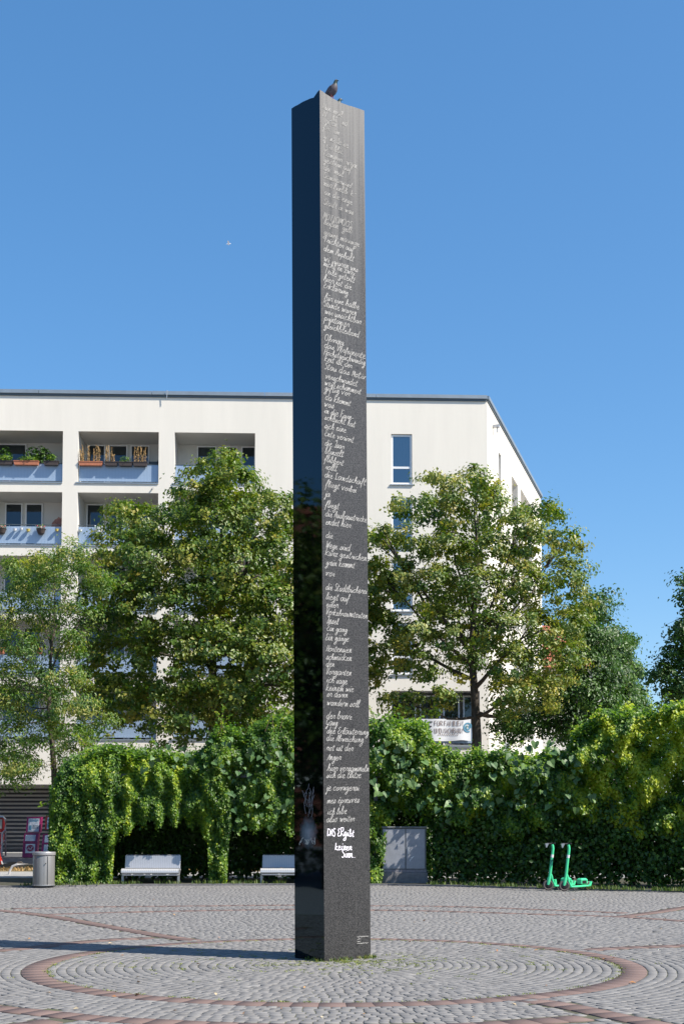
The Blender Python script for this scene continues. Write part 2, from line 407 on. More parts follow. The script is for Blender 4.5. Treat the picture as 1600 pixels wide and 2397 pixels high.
if rest_v: join_stones('far_paving_slabs', rest_v, rest_t, M['slab'], plaza)

# setts in concentric courses round the ring centre
OC = np.concatenate([np.concatenate([c_[:-1]*(1-t_) + c_[1:]*t_ for t_ in (0, .5)]) for c_ in occupied[1:]]); og = {}
for c in OC: og.setdefault((int(math.floor(c[0]/.4)), int(math.floor(c[1]/.4))), []).append(c)
def blocked(x, y):
    kx, ky = int(math.floor(x/.4)), int(math.floor(y/.4))
    for dx in (-1, 0, 1):
        for dy in (-1, 0, 1):
            for c in og.get((kx+dx, ky+dy), ()):
                if (c[0]-x)**2 + (c[1]-y)**2 < .036: return True
    return False
setts = []
n_in = round((RR - BW/2) / .104); pitch = (RR - BW/2 - .004) / n_in; r = pitch / 2
while r < 24:
    circ = 2 * math.pi * r; a = random.uniform(0, 1)
    a_end = a + 2 * math.pi
    rj = r
    while a < a_end - .02:
        wd = random.uniform(.085, .13); da = wd / r; am = a + da / 2
        x = RC.x + r * math.cos(am); y = RC.y + r * math.sin(am)
        if Y0 + .15 < y < 36.5 and abs(x) < trap(y) - .15 and y < lerp(EDGE, x) - .06:
            d_in = abs(r - RR)
            if not (d_in > BW/2 + .16 and blocked(x, y)):
                gp = random.uniform(.002, .0065); ga = gp / r
                r0 = r - pitch/2 + random.uniform(.001, .006); r1 = r + pitch/2 - random.uniform(.001, .006)
                j = lambda: random.uniform(-.005, .005)
                quad = [(RC.x + (rr + j()) * math.cos(aa), RC.y + (rr + j()) * math.sin(aa)) for rr, aa in ((r0, a+ga), (r1, a+ga), (r1, a+da-ga), (r0, a+da-ga))]
                setts.append((y + abs(x)*.1, quad[::-1], max(0, min(1, random.gauss(.5, .11)))))
        a += da
    r += pitch
    if abs(r - RR) < BW/2 + pitch/2 - .002: r = RR + BW/2 + .004 + pitch/2
setts.sort(key=lambda t: t[0])
vs = []; ts = []
inview = 0
for k, (key, quad, t) in enumerate(setts):
    cx, cy = np.mean(np.array(quad), 0)
    V = np.array(stone(quad, random.gauss(0, .0016), .006, .045))
    if abs(random.random()) < .5: V[8:, 2] += np.random.default_rng(k).normal(0, .0012, 4)
    if inview < 300 and abs(cx) < .262 * cy - .05 and cy > 10.45:
        inview += 1; np_mesh('paving_stone', V, np.array(SF), M['sett'], plaza, np.full(9, t))
    else: vs.append(V); ts.append(t)
join_stones('paving_stones', vs, ts, M['sett'], plaza)
print('setts', len(setts), 'slabs', len(placed))

# strips behind the plaza
def strip(name, f0, f1, z0, z1, m, label, kind='structure', xs=None):
    b = MB(); xs = xs or [-60, -30, -16, -7.6, -5.5, -2, 1.2, 3, 4.6, 8, 16, 30, 60]; vv = []
    for x in xs: vv += [(x, f0(x), z0), (x, f1(x), z1)]
    b.add(vv, [(2*i, 2*i+2, 2*i+3, 2*i+1) for i in range(len(xs)-1)])
    return tag(b.build(name, m), label, kind=kind)
E = lambda x: lerp(EDGE, x)
strip('planting_bed', lambda x: E(x), lambda x: 38.0, .03, .05, M['soil'], 'dark soil bed under the hedge')
strip('footpath', lambda x: 38.0, lambda x: 42.0, .052, .09, M['path'], 'sunlit grey footpath behind the hedge')
strip('dry_lawn', lambda x: 42.0, lambda x: 46.5, .094, .15, M['dry'], 'parched tan grass strip behind the footpath')
strip('street', lambda x: 46.5, lambda x: 59.0, .15, .28, M['asphalt'], 'grey street in front of the apartment building')
strip('pavement', lambda x: 59.0, lambda x: 140.0, .30, .35, M['path'], 'pavement around the apartment building')
b = MB(); xs = [-16, -7.6, -5.5, -2, 1.2, 3, 4.6, 8, 16]
for a, c in zip(xs, xs[1:]):
    n = max(1, int((c - a) / .8))
    for i in range(n):
        x0 = a + (c-a)*i/n + .004; x1 = a + (c-a)*(i+1)/n - .004
        b.add([(x0,E(x0)-.06,-.03),(x1,E(x1)-.06,-.03),(x1,E(x1)+.04,-.03),(x0,E(x0)+.04,-.03),(x0,E(x0)-.06,.045),(x1,E(x1)-.06,.045),(x1,E(x1)+.04,.045),(x0,E(x0)+.04,.045)],
              ((0,3,2,1),(4,5,6,7),(0,1,5,4),(1,2,6,5),(2,3,7,6),(3,0,4,7)))
tag(b.build('kerb', M['concrete']), 'low concrete edging between plaza and hedge bed', kind='structure')

# ---------------------------------------------------------------- the stele
c0, cl, cr = gnd(759, 2251), gnd(690, 2242.5), gnd(867, 2241.5)
HT = at(748, 210, c0.y); H = HT.z; LEAN = HT.x - c0.x
cb = cl + cr - c0
ORG = c0.copy()
uR = (cr - c0); LR = uR.length; uR.normalize(); uL = (cl - c0); LL = uL.length; uL.normalize()
nR = Vector((uR.y, -uR.x, 0)); nL = Vector((-uL.y, uL.x, 0))
print('stele', H, LEAN, LR, LL, uR.dot(uL), c0)
def sheared(p): return Vector((p.x + LEAN * p.z / H, p.y, p.z))
def on_right(s, z, out=0.0): return sheared(c0 + uR * s + nR * out + Vector((0, 0, z)))
def on_left(s, z, out=0.0): return sheared(c0 + uL * s + nL * out + Vector((0, 0, z)))

def granite(name, polished):
    m = bpy.data.materials.new(name); m.use_nodes = True; n = m.node_tree; L = n.links; p = n.nodes['Principled BSDF']
    tc = n.nodes.new('ShaderNodeTexCoord')
    sp = n.nodes.new('ShaderNodeTexNoise'); sp.inputs['Scale'].default_value = 75; sp.inputs['Detail'].default_value = 3; L.new(tc.outputs['Object'], sp.inputs['Vector'])
    r = n.nodes.new('ShaderNodeValToRGB'); L.new(sp.outputs['Fac'], r.inputs[0]); e = r.color_ramp.elements
    if polished:
        p.inputs['IOR'].default_value = 1.5; p.inputs['Specular IOR Level'].default_value = .55; p.inputs['Specular Tint'].default_value = (.45, .78, 1, 1)
        # faint scratches in the gloss, and a grey cloud of sprayed paint low down
        wv = n.nodes.new('ShaderNodeTexNoise'); wv.inputs['Scale'].default_value = 3; L.new(tc.outputs['Object'], wv.inputs['Vector'])
        mr = n.nodes.new('ShaderNodeMapRange'); mr.inputs[1].default_value = .3; mr.inputs[2].default_value = .8; mr.inputs[3].default_value = .015; mr.inputs[4].default_value = .06
        L.new(wv.outputs['Fac'], mr.inputs[0]); L.new(mr.outputs[0], p.inputs['Roughness'])
        mp = n.nodes.new('ShaderNodeMapping'); mp.vector_type = 'POINT'
        cc = on_left(LL * .52, 1.50) - ORG
        mp.inputs['Location'].default_value = (-cc.x / .14, -cc.y / .25, -cc.z / .21); mp.inputs['Scale'].default_value = (1/.14, 1/.25, 1/.21)
        L.new(tc.outputs['Object'], mp.inputs[0])
        ln = n.nodes.new('ShaderNodeVectorMath'); ln.operation = 'LENGTH'; L.new(mp.outputs[0], ln.inputs[0])
        no = n.nodes.new('ShaderNodeTexNoise'); no.inputs['Scale'].default_value = 22; no.inputs['Detail'].default_value = 6; L.new(tc.outputs['Object'], no.inputs['Vector'])
        ad = n.nodes.new('ShaderNodeMath'); ad.operation = 'MULTIPLY_ADD'; ad.inputs[1].default_value = .45; L.new(no.outputs['Fac'], ad.inputs[0]); L.new(ln.outputs['Value'], ad.inputs[2])
        m2 = n.nodes.new('ShaderNodeMapRange'); m2.inputs[1].default_value = .35; m2.inputs[2].default_value = 1.2; m2.inputs[3].default_value = .85; m2.inputs[4].default_value = 0
        L.new(ad.outputs[0], m2.inputs[0])
        mx = n.nodes.new('ShaderNodeMixRGB'); mx.inputs[1].default_value = (.0005, .0007, .0012, 1); mx.inputs[2].default_value = (.22, .27, .31, 1)
        L.new(m2.outputs[0], mx.inputs[0]); L.new(mx.outputs[0], p.inputs['Base Color'])
    else:
        e[0].position = .36; e[1].position = .74; e[0].color = (.010, .010, .011, 1); e[1].color = (.085, .083, .082, 1)
        p.inputs['Roughness'].default_value = .42; p.inputs['Specular IOR Level'].default_value = .5
        # lime run-down from the top, in vertical streaks
        mp = n.nodes.new('ShaderNodeMapping'); mp.inputs['Scale'].default_value = (16, 16, .35); L.new(tc.outputs['Object'], mp.inputs[0])
        st = n.nodes.new('ShaderNodeTexNoise'); st.inputs['Scale'].default_value = 1; st.inputs['Detail'].default_value = 5; L.new(mp.outputs[0], st.inputs['Vector'])
        sx = n.nodes.new('ShaderNodeSeparateXYZ'); L.new(tc.outputs['Object'], sx.inputs[0])
        h = n.nodes.new('ShaderNodeMapRange'); h.inputs[1].default_value = 5.6; h.inputs[2].default_value = H; h.inputs[3].default_value = -.30; h.inputs[4].default_value = .22; L.new(sx.outputs['Z'], h.inputs[0])
        ad = n.nodes.new('ShaderNodeMath'); L.new(st.outputs['Fac'], ad.inputs[0]); L.new(h.outputs[0], ad.inputs[1])
        m2 = n.nodes.new('ShaderNodeMapRange'); m2.inputs[1].default_value = .42; m2.inputs[2].default_value = .80; m2.inputs[3].default_value = 0; m2.inputs[4].default_value = .72; L.new(ad.outputs[0], m2.inputs[0])
        # thin pale drips over the whole height
        mp2 = n.nodes.new('ShaderNodeMapping'); mp2.inputs['Scale'].default_value = (38, 38, .5); L.new(tc.outputs['Object'], mp2.inputs[0])
        s2 = n.nodes.new('ShaderNodeTexNoise'); s2.inputs['Scale'].default_value = 1; s2.inputs['Detail'].default_value = 2; L.new(mp2.outputs[0], s2.inputs['Vector'])
        m3 = n.nodes.new('ShaderNodeMapRange'); m3.inputs[1].default_value = .70; m3.inputs[2].default_value = .80; m3.inputs[3].default_value = 0; m3.inputs[4].default_value = .45; L.new(s2.outputs['Fac'], m3.inputs[0])
        mxm = n.nodes.new('ShaderNodeMath'); mxm.operation = 'MAXIMUM'; L.new(m2.outputs[0], mxm.inputs[0]); L.new(m3.outputs[0], mxm.inputs[1])
        mx = n.nodes.new('ShaderNodeMixRGB'); L.new(mxm.outputs[0], mx.inputs[0]); L.new(r.outputs[0], mx.inputs[1]); mx.inputs[2].default_value = (.165, .157, .147, 1)
        L.new(mx.outputs[0], p.inputs['Base Color'])
        bp = n.nodes.new('ShaderNodeBump'); bp.inputs['Strength'].default_value = .15; bp.inputs['Distance'].default_value = .004; L.new(sp.outputs['Fac'], bp.inputs['Height']); L.new(bp.outputs[0], p.inputs['Normal'])
    return m
M['polished'] = granite('polished_black_granite', True); M['honed'] = granite('honed_dark_granite', False)
stele = thing('stele', ORG, 'tall black granite stele covered with white handwriting standing on the plaza', 'monument')
NS = 14
dipR = [(0, 0), (.08, .008), (.25, .030), (.45, .040), (.6, .032), (.78, .014), (1, 0)]
dipL = [(0, 0), (.10, .012), (.20, .048), (.32, .034), (.5, .016), (.75, .006), (1, 0)]
def topz(a, b): return H - lerp(dipR, a) * (1 - .6*b) - lerp(dipL, b) * (1 - .6*a) + .002 * math.sin(a * 37 + b * 23)
sh = MB(); idx = {}
vs = []; fs = []; mi = []
def corner(a, b, z): return sheared(c0 + uR * (a * LR) + uL * (b * LL) + Vector((0, 0, z)))
top = [[len(vs) + i * (NS+1) + j for j in range(NS+1)] for i in range(NS+1)]
for i in range(NS+1):
    for j in range(NS+1): vs.append(corner(i/NS, j/NS, topz(i/NS, j/NS)))
for i in range(NS):
    for j in range(NS): fs.append((top[i][j], top[i+1][j], top[i+1][j+1], top[i][j+1])); mi.append(0)
def side(path, m_):
    bs = len(vs)
    for (i, j) in path: vs.append(corner(i/NS, j/NS, -.05))
    for k in range(len(path)-1):
        a, b2 = path[k], path[k+1]; fs.append((bs+k, bs+k+1, top[b2[0]][b2[1]], top[a[0]][a[1]])); mi.append(m_)
side([(i, 0) for i in range(NS+1)], 0); side([(NS, j) for j in range(NS+1)], 1)
side([(NS-i, NS) for i in range(NS+1)], 0); side([(0, NS-j) for j in range(NS+1)], 1)
sh.v = [tuple(v) for v in vs]; sh.f = fs; sh.mi = mi
shaft = sh.build('shaft', [M['honed'], M['polished']], stele, ORG)

# single-stroke handwriting: strokes in units (x height 4, ascender 8)
GL = {
'a':"3.4,3.6 1.6,4 .3,2.2 .8,.3 2,.2 3.3,3.8 3.2,.6 4.2,.6",'b':"0,1 1.6,5.5 1.8,8 .9,7.6 .6,1 1.6,0 2.9,1.4 2.4,3.4 3.8,3.2",'c':"3,3.4 1.8,4 .4,2.2 1,.2 3.2,.8",
'd':"3,3.6 1.4,4 .2,2 .9,.1 2.4,1 3.6,8|3.1,4 3,.4 4,.5",'e':".2,1.6 2.2,2.6 2,4 .7,3.4 .6,.6 1.8,0 3.2,.9",'f':"0,.8 2,5 2.8,7.6 2,8 1.2,4 .4,-3.6|0,3 2.8,3.4",
'g':"3.2,3.6 1.6,4 .4,2.2 1.2,.4 3,3.6 2.4,-2.6 1,-4 .2,-2.8 3.8,.8",'h':"0,.8 2,6 2,8 1.2,7.4 .4,0|.6,1.6 2,3.8 2.8,3.2 2.5,.4 3.8,.6",'i':"0,1 1,4 .7,.6 2,.7|1.4,5.8 1.7,6.4",
'j':"0,1 1.2,4 .6,-3 -.4,-3.8 2,.8|1.4,5.8 1.7,6.4",'k':".7,8 .2,0|3,4.6 .6,2.2 3.2,.2 3.8,.5",'l':"0,.8 1.9,6 1.8,8 .9,7 .6,.8 1.2,0 2.2,.8",
'm':"0,3.4 .7,4 .4,0 1.8,3.8 2.4,3.6 2,0 3.5,3.9 4.1,3.4 3.8,.4 4.9,.7",'n':"0,3.4 .7,4 .4,0 1.9,3.9 2.5,3.4 2.3,.4 3.4,.7",'o':"2,4 .5,2.8 .6,.6 2,.2 3,2.2 2.1,4 3.8,3.6",
'p':"0,1 1,4 .2,-4|.6,2.6 2,4 3,2.6 2,.4 .7,.8 3.8,.8",'r':"0,1 1,4 1,3.4 2.6,3.8 2.2,.6 3,.6",'s':"0,.6 1.8,4 2.4,1.4 1.4,0 .3,.7 3,.8",'t':"1.7,7 .7,.8 1.3,0 2.5,.8|0,4.6 2.8,5",
'u':"0,3.6 .5,4 .4,.6 1.4,.1 2.7,3.8 2.6,.4 3.7,.7",'v':"0,3.2 .7,4 1.2,.1 2.8,3.8 3.8,3.6",'w':"0,3.2 .7,4 1,.1 2.2,3.4 2.6,.1 4,3.8 4.8,3.6",'z':".2,3.8 2.8,4 .2,.2 3,.4",
'ß':"0,-3.4 1.2,6 2.4,7.8 3,6.4 1.8,4.4 3,2.4 2.2,.2 1.2,.4",'A':"0,0 2.4,8 3,.2|.7,3 3.4,3.2",'B':".6,8 .4,0|0,7.8 2.6,8 2.8,5.4 .8,4.2 3.2,3 2.6,.2 .2,0",
'D':".7,8 .4,0|0,7.8 3,7 3.4,2.4 .3,0",'E':"3,7.2 1.6,8 .6,6.2 1.8,4.4 .3,2.4 1,.2 3.4,1",'F':".8,7.8 .4,0|0,8 3.4,8.2|.5,4.2 2.6,4.4",'G':"3.2,7 1.8,8 .3,5 1,1 2.8,1.6 3,4 2.4,-3 .6,-3.6 3.8,.8",
'H':".6,8 .2,0|3.2,8 2.8,0|.3,4 3,4.2",'I':".2,6.6 2,8 1.6,2 .8,0 2.4,.6",'K':".7,8 .3,0|3.2,8 .6,3.6 3.6,0",'L':"2.4,7 1.6,8 .8,6 1.4,1.2 .2,.4 1.6,.2 3.6,.6",'M':"0,0 .8,8 2,2 3.4,8 3.8,0",
'N':"0,0 .6,8 2.8,0 3.4,8",'O':"2.4,8 .4,5.6 .6,1.2 2.4,0 4,3.4 3,7.6 1.8,7.2 4.6,6",'S':"3,7 1.8,8 .6,6.2 2.6,3 1.6,0 0,1",'T':"0,7.8 3.8,8.2|2,8 1.4,0",'V':"0,7.4 .7,8 1.2,0 3.4,8",
'W':"0,7.4 .6,8 1,0 2.4,6 2.8,0 4.6,8",'R':".6,8 .4,0|0,7.8 2.6,8 2.6,5 .6,4.2 3.2,0",'Z':"0,8 3.4,8 0,0 3.6,0",'.':".4,0 .7,.3",'-':".2,2.4 2.6,2.7",'\'':".6,8 .4,6.6"}
for b_, u_ in (('a','ä'),('o','ö'),('u','ü')): GL[u_] = GL[b_] + "|1.2,5.8 1.4,6.4|2.8,5.8 3,6.4"
GL['é'] = GL['e'] + "|1.4,5.2 2.4,6.8"
def strokes_of(text):
    out = []; x = 0.0; wi = 0; prev = 'x'
    for ch in text:
        if ch == ' ':
            x += 2.6; wi += prev != ' '; prev = ' '; continue
        prev = ch
        g_ = GL[ch]; wmax = 0
        sc = random.uniform(.9, 1.12)
        for st in g_.split('|'):
            pts = [tuple(float(t) for t in p.split(',')) for p in st.split()]
            pts = [(a + random.uniform(-.22, .22), b + random.uniform(-.22, .22)) for a, b in pts]
            out.append((wi, [(x + a * sc, b * sc) for a, b in pts])); wmax = max(wmax, max(a for a, b in pts) * sc)
        x += wmax + .25
    return out, x
def smooth(pts, k=4):
    if len(pts) < 3: return pts
    P = [Vector(p) for p in pts]; o = []
    for i in range(len(P)-1):
        p0, p1, p2, p3 = P[max(i-1,0)], P[i], P[i+1], P[min(i+2,len(P)-1)]
        for j in range(k):
            t = j/k; o.append(.5*((2*p1)+(p2-p0)*t+(2*p0-5*p1+4*p2-p3)*t*t+(3*p1-p0-3*p2+p3)*t**3))
    o.append(P[-1]); return [tuple(p) for p in o]
def ribbon(mb, pts, wd, place):
    """flat pen stroke of width wd; place(a,b,out) -> point"""
    P = [Vector(p) for p in pts]; vs = []; n = len(P)
    for i, p in enumerate(P):
        t = (P[min(i+1,n-1)] - P[max(i-1,0)])
        t = t.normalized() if t.length > 1e-9 else Vector((1, 0)); nn = Vector((-t.y, t.x))
        ww = wd * (.42 + .16 * abs(t.y))
        for s_ in (1, -1): vs.append(place(p.x + nn.x*ww*s_, p.y + nn.y*ww*s_, .003))
    mb.add(vs, [(2*i, 2*i+2, 2*i+3, 2*i+1)[::-1] for i in range(n-1)])
def write(text, s0, z0, u, wd, face, name, material, tilt=0.0, slant=.28, maxw=None, drop=0.0, parent=None):
    st, wtot = strokes_of(text); ux = u
    if maxw: ux = maxw / wtot if wtot * u > maxw * .8 else u * 1.12
    for wi in range(len(text.split())):
        mb = MB()
        for w_, pts in st:
            if w_ != wi or (drop and random.random() < drop): continue
            ribbon(mb, [(s0 + a*ux + b*u*slant, z0 + b*u + a*ux*tilt) for a, b in smooth(pts)], wd, face)
        if mb.v: mb.build(name, material, parent or stele, ORG)
LINES = [(256,'Nun mal',.4),(274,'Nacht und',.5),(287,'Seiten',.4),(303,'fein im',.3),(325,'ganz leise',.5),(335,'So',.3),(344,'der blick',.6),(364,'Kommer  wein',.35),(380,'gestern auf',.3),(399,'da  mal',.25),(417,'Sommerwind',.25),
(435,'nur hinblickt',.2),(456,'an die enge',.15),(479,'Stadt in was',.15),(513,'MOTTOMOOS',.15),(526,'heißen  gelb',.15),(550,'grüne mausige',.1),(567,'Trichter auf',.1),(588,'dem Asphalt',0),(612,'wir waren uns',.05),
(623,'nicht in zwei',0),(639,'Teile geteilt',0),(658,'hier ist die',0),(675,'Erklärung',0),(702,'für eine halbe',0),(718,'Stunde waren',0),(735,'wir unsichtbar',0),(751,'printanier',0),(768,'gleichbleibend',0),
(797,'Ohrring',0),(814,'das Verfeinerte',0),(831,'Höchstgeschwindig',0),(846,'keit ist der',0),(864,'Stau das Motiv',0),(886,'verschwindet',0),(902,'weiß schimmert',0),(915,'giftig vor',0),(936,'da klemmt',0),(952,'was',0),
(968,'in die Farn-',0),(983,'schlucht hat',0),(1003,'sich eine',0),(1021,'Ente verirrt',0),(1043,'die Isar',0),(1062,'blinzelt',0),(1081,'flibbert',0),(1099,'rollt',0),(1118,'die Landschaft',0),(1139,'fliegt vorbei',0),
(1162,'ja',0),(1187,'fliegt',0),(1209,'die Ausbaustrecke',0),(1228,'endet hier',0),(1259,'die',0),(1282,'Wege sind',0),(1300,'kurz gestrichen',0),(1323,'grün kommt',0),(1348,'vor',0),(1381,'die Stadtbücherei',0),(1403,'liegt auf',0),
(1421,'einer',0),(1439,'Verkehrsumtosten',0),(1459,'Insel',0),(1477,'Ein gang',0),(1499,'Ein gänge',0),(1525,'Hortensien',0),(1544,'schmücken',0),(1560,'den',0),(1579,'Vorgarten',0),(1598,'ich sage',0),(1617,'keinem wie',0),
(1631,'er darin',0),(1651,'wandern soll',0),(1682,'der brave',0),(1698,'Gang',0),(1717,'die Erläuterung',0),(1734,'die Abweichung',0),(1757,'rot ist der',0),(1780,'Anger',0),(1805,'hier versammeln',0),(1821,'sich die Blitze',0),
(1851,'je corrigerai',0),(1881,'mes épreuves',0),(1907,'ich lebe',0),(1925,'also weiter',0)]
for y, t, dr in LINES:
    z = at(765, y, c0.y + .04).z
    nm = sum(c.isupper() for c in t)
    write(t, .035 + random.uniform(0, .02), z, .0105, .0058, on_right, 'inscription', M['letter_worn' if y < 560 else 'letter'], tilt=random.uniform(.0, .045), maxw=LR - .06, drop=dr * .45)
for y, t, s0 in ((1957, 'DAS ERgibt', .05), (1990, 'keinen', .17), (2008, 'Sinn...', .27)):
    write(t, s0, at(765, y, c0.y + .04).z,   .0112, .0088, on_right, 'marker_writing', M['marker'], tilt=-.02, slant=.05, maxw=.42)
for k in range(4):     # four tiny lines of a signature, too small to read
    z0 = at(850, 2193 + k * 5.2, c0.y + .35).z; mb = MB(); x = LR * .70; e_ = LR * (.96, .78, .77, .95)[k]; pts = []
    while x < e_: pts.append((x, z0 + random.uniform(-.006, .008))); x += .007
    ribbon(mb, smooth(pts, 2), .005, on_right); mb.build('signature', M['letter'], stele, ORG)
mb = MB(); zs = at(725, 1880, c0.y).z
for k in range(16):
    s0 = LL * random.uniform(.35, .62); z0 = zs + random.uniform(-.18, .1); pts = [(s0, z0)]
    for j in range(3): pts.append((pts[-1][0] + random.uniform(-.035, .035), pts[-1][1] + random.uniform(.02, .075)))
    ribbon(mb, smooth(pts), .007, lambda a, b, o: on_left(a, b, o))
mb.f = [f[::-1] for f in mb.f]
mb.build('paint_scribble', M['scribble'], stele, ORG)
mb = MB(); zs = at(725, 1968, c0.y).z
for k in range(9):
    s0 = LL * (.30 + .055 * k); pts = [(s0, zs + random.uniform(0, .04))]
    for j in range(3): pts.append((pts[-1][0] + random.uniform(-.02, .03), pts[-1][1] - random.uniform(.01, .035)))
    ribbon(mb, smooth(pts), .009, lambda a, b, o: on_left(a, b, o))
mb.f = [f[::-1] for f in mb.f]
mb.build('paint_scribble', mat('pale_scribble', (.42, .42, .38), .7), stele, ORG)

# pigeons on the stele
def pigeon(loc, rz, label):
    t = thing('pigeon', loc, label, 'pigeon', None, rz); t.scale = (.92, .92, .92)
    # body axis: legs at origin, x forward
    prof = [(-.150,.050,.004),(-.125,.056,.020),(-.085,.075,.036),(-.045,.098,.052),(-.005,.122,.062),(.028,.148,.060),(.047,.172,.046),(.056,.195,.033),(.061,.215,.026),(.068,.230,.0255),(.078,.240,.022),(.090,.241,.014),(.099,.238,.006)]
    mb = MB(); n = 14; vs = []
    for i, (x, z, rr) in enumerate(prof):
        a, c = prof[max(i-1,0)], prof[min(i+1,len(prof)-1)]; tx, tz = c[0]-a[0], c[1]-a[1]; l = math.hypot(tx, tz); nx, nz = -tz/l, tx/l
        for k in range(n):
            q = 2*math.pi*k/n; vs.append((x + nx*rr*math.cos(q), rr*1.05*math.sin(q), z + nz*rr*math.cos(q)))
    fs = [(i*n+k, i*n+(k+1)%n, (i+1)*n+(k+1)%n, (i+1)*n+k) for i in range(len(prof)-1) for k in range(n)] + [tuple(range(n-1,-1,-1)), tuple((len(prof)-1)*n+k for k in range(n))]
    mb.add(vs, fs); mb.mi = [1 if f[0] >= 7*n and f[0] < 12*n and len(f) == 4 else 0 for f in mb.f]
    mb.build('body', [M['pig_body'], M['pig_head']], t, smooth=True)
    MB().tube([(.096,0,.238),(.112,0,.231),(.119,0,.226)], [.006,.0042,.001], 6).build('beak', M['black'], t)
    for s_ in (1, -1):
        w_ = MB(); pl = [(.03,.165),(.045,.14),(.02,.105),(-.06,.065),(-.145,.045),(-.10,.085),(-.03,.14)]
        w_.prism(pl, .050, .064, lambda a, b, d, s_=s_: Vector((a, s_*(d - max(0, -a)*.22), b))); w_.build('wing', mat('pigeon_wing', (.05, .05, .06), .6), t)
        MB().tube([(.0, s_*.022, .085), (.012, s_*.022, .04), (.004, s_*.022, .0)], [.009,.0045,.004], 6).build('leg', mat('pigeon_leg', (.3, .07, .06), .6), t)
        MB().ball((.083, s_*.0195, .243), .004, 6, 5).build('eye', mat('pigeon_eye', (.6, .2, .03), .3), t)
    return t
pa = .30; pigeon(corner(pa, .06, topz(pa, .06)), R(-35), 'grey pigeon standing upright on the edge of the stele top')
pb = .72; pigeon(corner(pb, .60, topz(pb, .60)-.005), R(-15), 'pigeon on the stele top with only its head showing over the edge')

# weeds at the foot of the stele
def blades(name, spots, n, h, m, parent=None, kind=None, spread=.06, wid=.006, org=None):
    P = []; Fc = []; T = []
    for (x, y, z) in spots:
        for k in range(n):
            a = random.uniform(0, 2*math.pi); rr = random.uniform(0, spread); bx, by = x + rr*math.cos(a), y + rr*math.sin(a); hh = h * random.uniform(.4, 1.1)
            a2 = random.uniform(0, 2*math.pi); lx, ly = math.cos(a2)*hh*.45, math.sin(a2)*hh*.45; wx, wy = -math.sin(a2)*wid, math.cos(a2)*wid
            i = len(P); P += [(bx-wx,by-wy,z),(bx+wx,by+wy,z),(bx+lx*.4+wx*.7,by+ly*.4+wy*.7,z+hh*.65),(bx+lx*.4-wx*.7,by+ly*.4-wy*.7,z+hh*.65),(bx+lx,by+ly,z+hh)]
            Fc += [(i,i+1,i+2),(i,i+2,i+3),(i+3,i+2,i+4)]; T += [random.random()]*3
    o = np_mesh(name, np.array(P), np.array(Fc), m, parent, np.array(T), org)
    if kind: o['kind'] = kind
    return o
sp_ = [c0 + uR*(s_*LR) + nR*random.uniform(.01, .05) for s_ in (.12,.3,.36,.42,.5,.72,.8,.86,.9,.95,1.0,1.03)] + [c0 + uL*(s_*LL) + nL*random.uniform(.01, .04) for s_ in (.1,.25,.3,.36,.5)]
tag(blades('weeds', [(p.x, p.y, -.01) for p in sp_], 15, .06, M['grass']), 'thin grass weeds growing around the foot of the stele', 'weeds', kind='stuff')
sp_ = []
for k in range(420):
    a = random.uniform(0, 2*math.pi); rr = abs(random.gauss(0, 1.3)); x, y = c0.x + .25 + rr*math.cos(a)*1.3, c0.y - .1 + rr*math.sin(a)*.7; sp_.append((x, y, -.008))
for k in range(240):
    a = random.uniform(0, 2*math.pi); sp_.append((RC.x + (RR - BW/2 - .02)*math.cos(a), RC.y + (RR - BW/2 - .02)*math.sin(a), -.008))
tag(blades('joint_moss', sp_, 13, .020, M['moss'], spread=.06, wid=.006), 'moss and grass in the joints of the inner ring', 'moss', kind='stuff')
P = []; N = []; D = []
for k in range(46):
    p = gnd(random.uniform(20, 1580), random.uniform(2095, 2390)); P.append((p.x, p.y, .014)); N.append((random.gauss(0,.2), random.gauss(0,.2), 1)); D.append((random.gauss(0,1), random.gauss(0,1), 0))
V, Fc = leaf_arrays(np.array(P), np.array(N), np.array(D), rng.uniform(.04, .08, 46), .6, .1)
tag(np_mesh('fallen_leaves', V, Fc, M['fallen'], tone=np.repeat(rng.random(46), 2)), 'dry brown leaves scattered over the plaza stones', 'leaves', kind='stuff')

# ---------------------------------------------------------------- apartment building
ZA = 60.0
FA = at(0, 912, ZA); FB0 = at(1139, 926.5, 61.0)
# roof height fixed by the left end; the right end found where the roof line has the same height
ROOF = FA.z
def at_height(px, py, z):
    d = ray(px, py); t = (z - EYE) / d.z; return Vector((d.x*t, d.y*t, z))
FB = at_height(1139, 926.5, ROOF); FC = at_height(1265, 1158, ROOF)
fd = Vector((FB.x-FA.x, FB.y-FA.y, 0)).normalized(); fn = Vector((fd.y, -fd.x, 0))      # fn: outward
F0 = Vector((FA.x, FA.y, 0)) - fd * 14.0
U0, U1 = 0.0, (Vector((FB.x, FB.y, 0)) - F0).length
gd = Vector((FC.x-FB.x, FC.y-FB.y, 0)).normalized(); gn = Vector((gd.y, -gd.x, 0)); G1 = (Vector((FC.x, FC.y, 0)) - Vector((FB.x, FB.y, 0))).length
print('building', ROOF, FA, FB, FC, U1, G1)
def Fp(u, d, z): return F0 + fd * u - fn * d + Vector((0, 0, z))          # d > 0 goes into the house
FBg = Vector((FB.x, FB.y, 0))
def Gp(u, d, z): return FBg + gd * u - gn * d + Vector((0, 0, z))
def hit(px, py, frame=0):
    o, n_, a = (F0, fn, fd) if frame == 0 else (FBg, gn, gd)
    dr = ray(px, py); C_ = Vector((0, 0, EYE)); t = (o - C_).dot(n_) / dr.dot(n_); p = C_ + dr * t
    return (p - o).dot(a), p.z
house = thing('apartment_building', F0, 'cream plastered six storey apartment block with recessed loggias and flat roof', 'building')
ops = []        # (u0,u1,z0,z1,depth,kind)
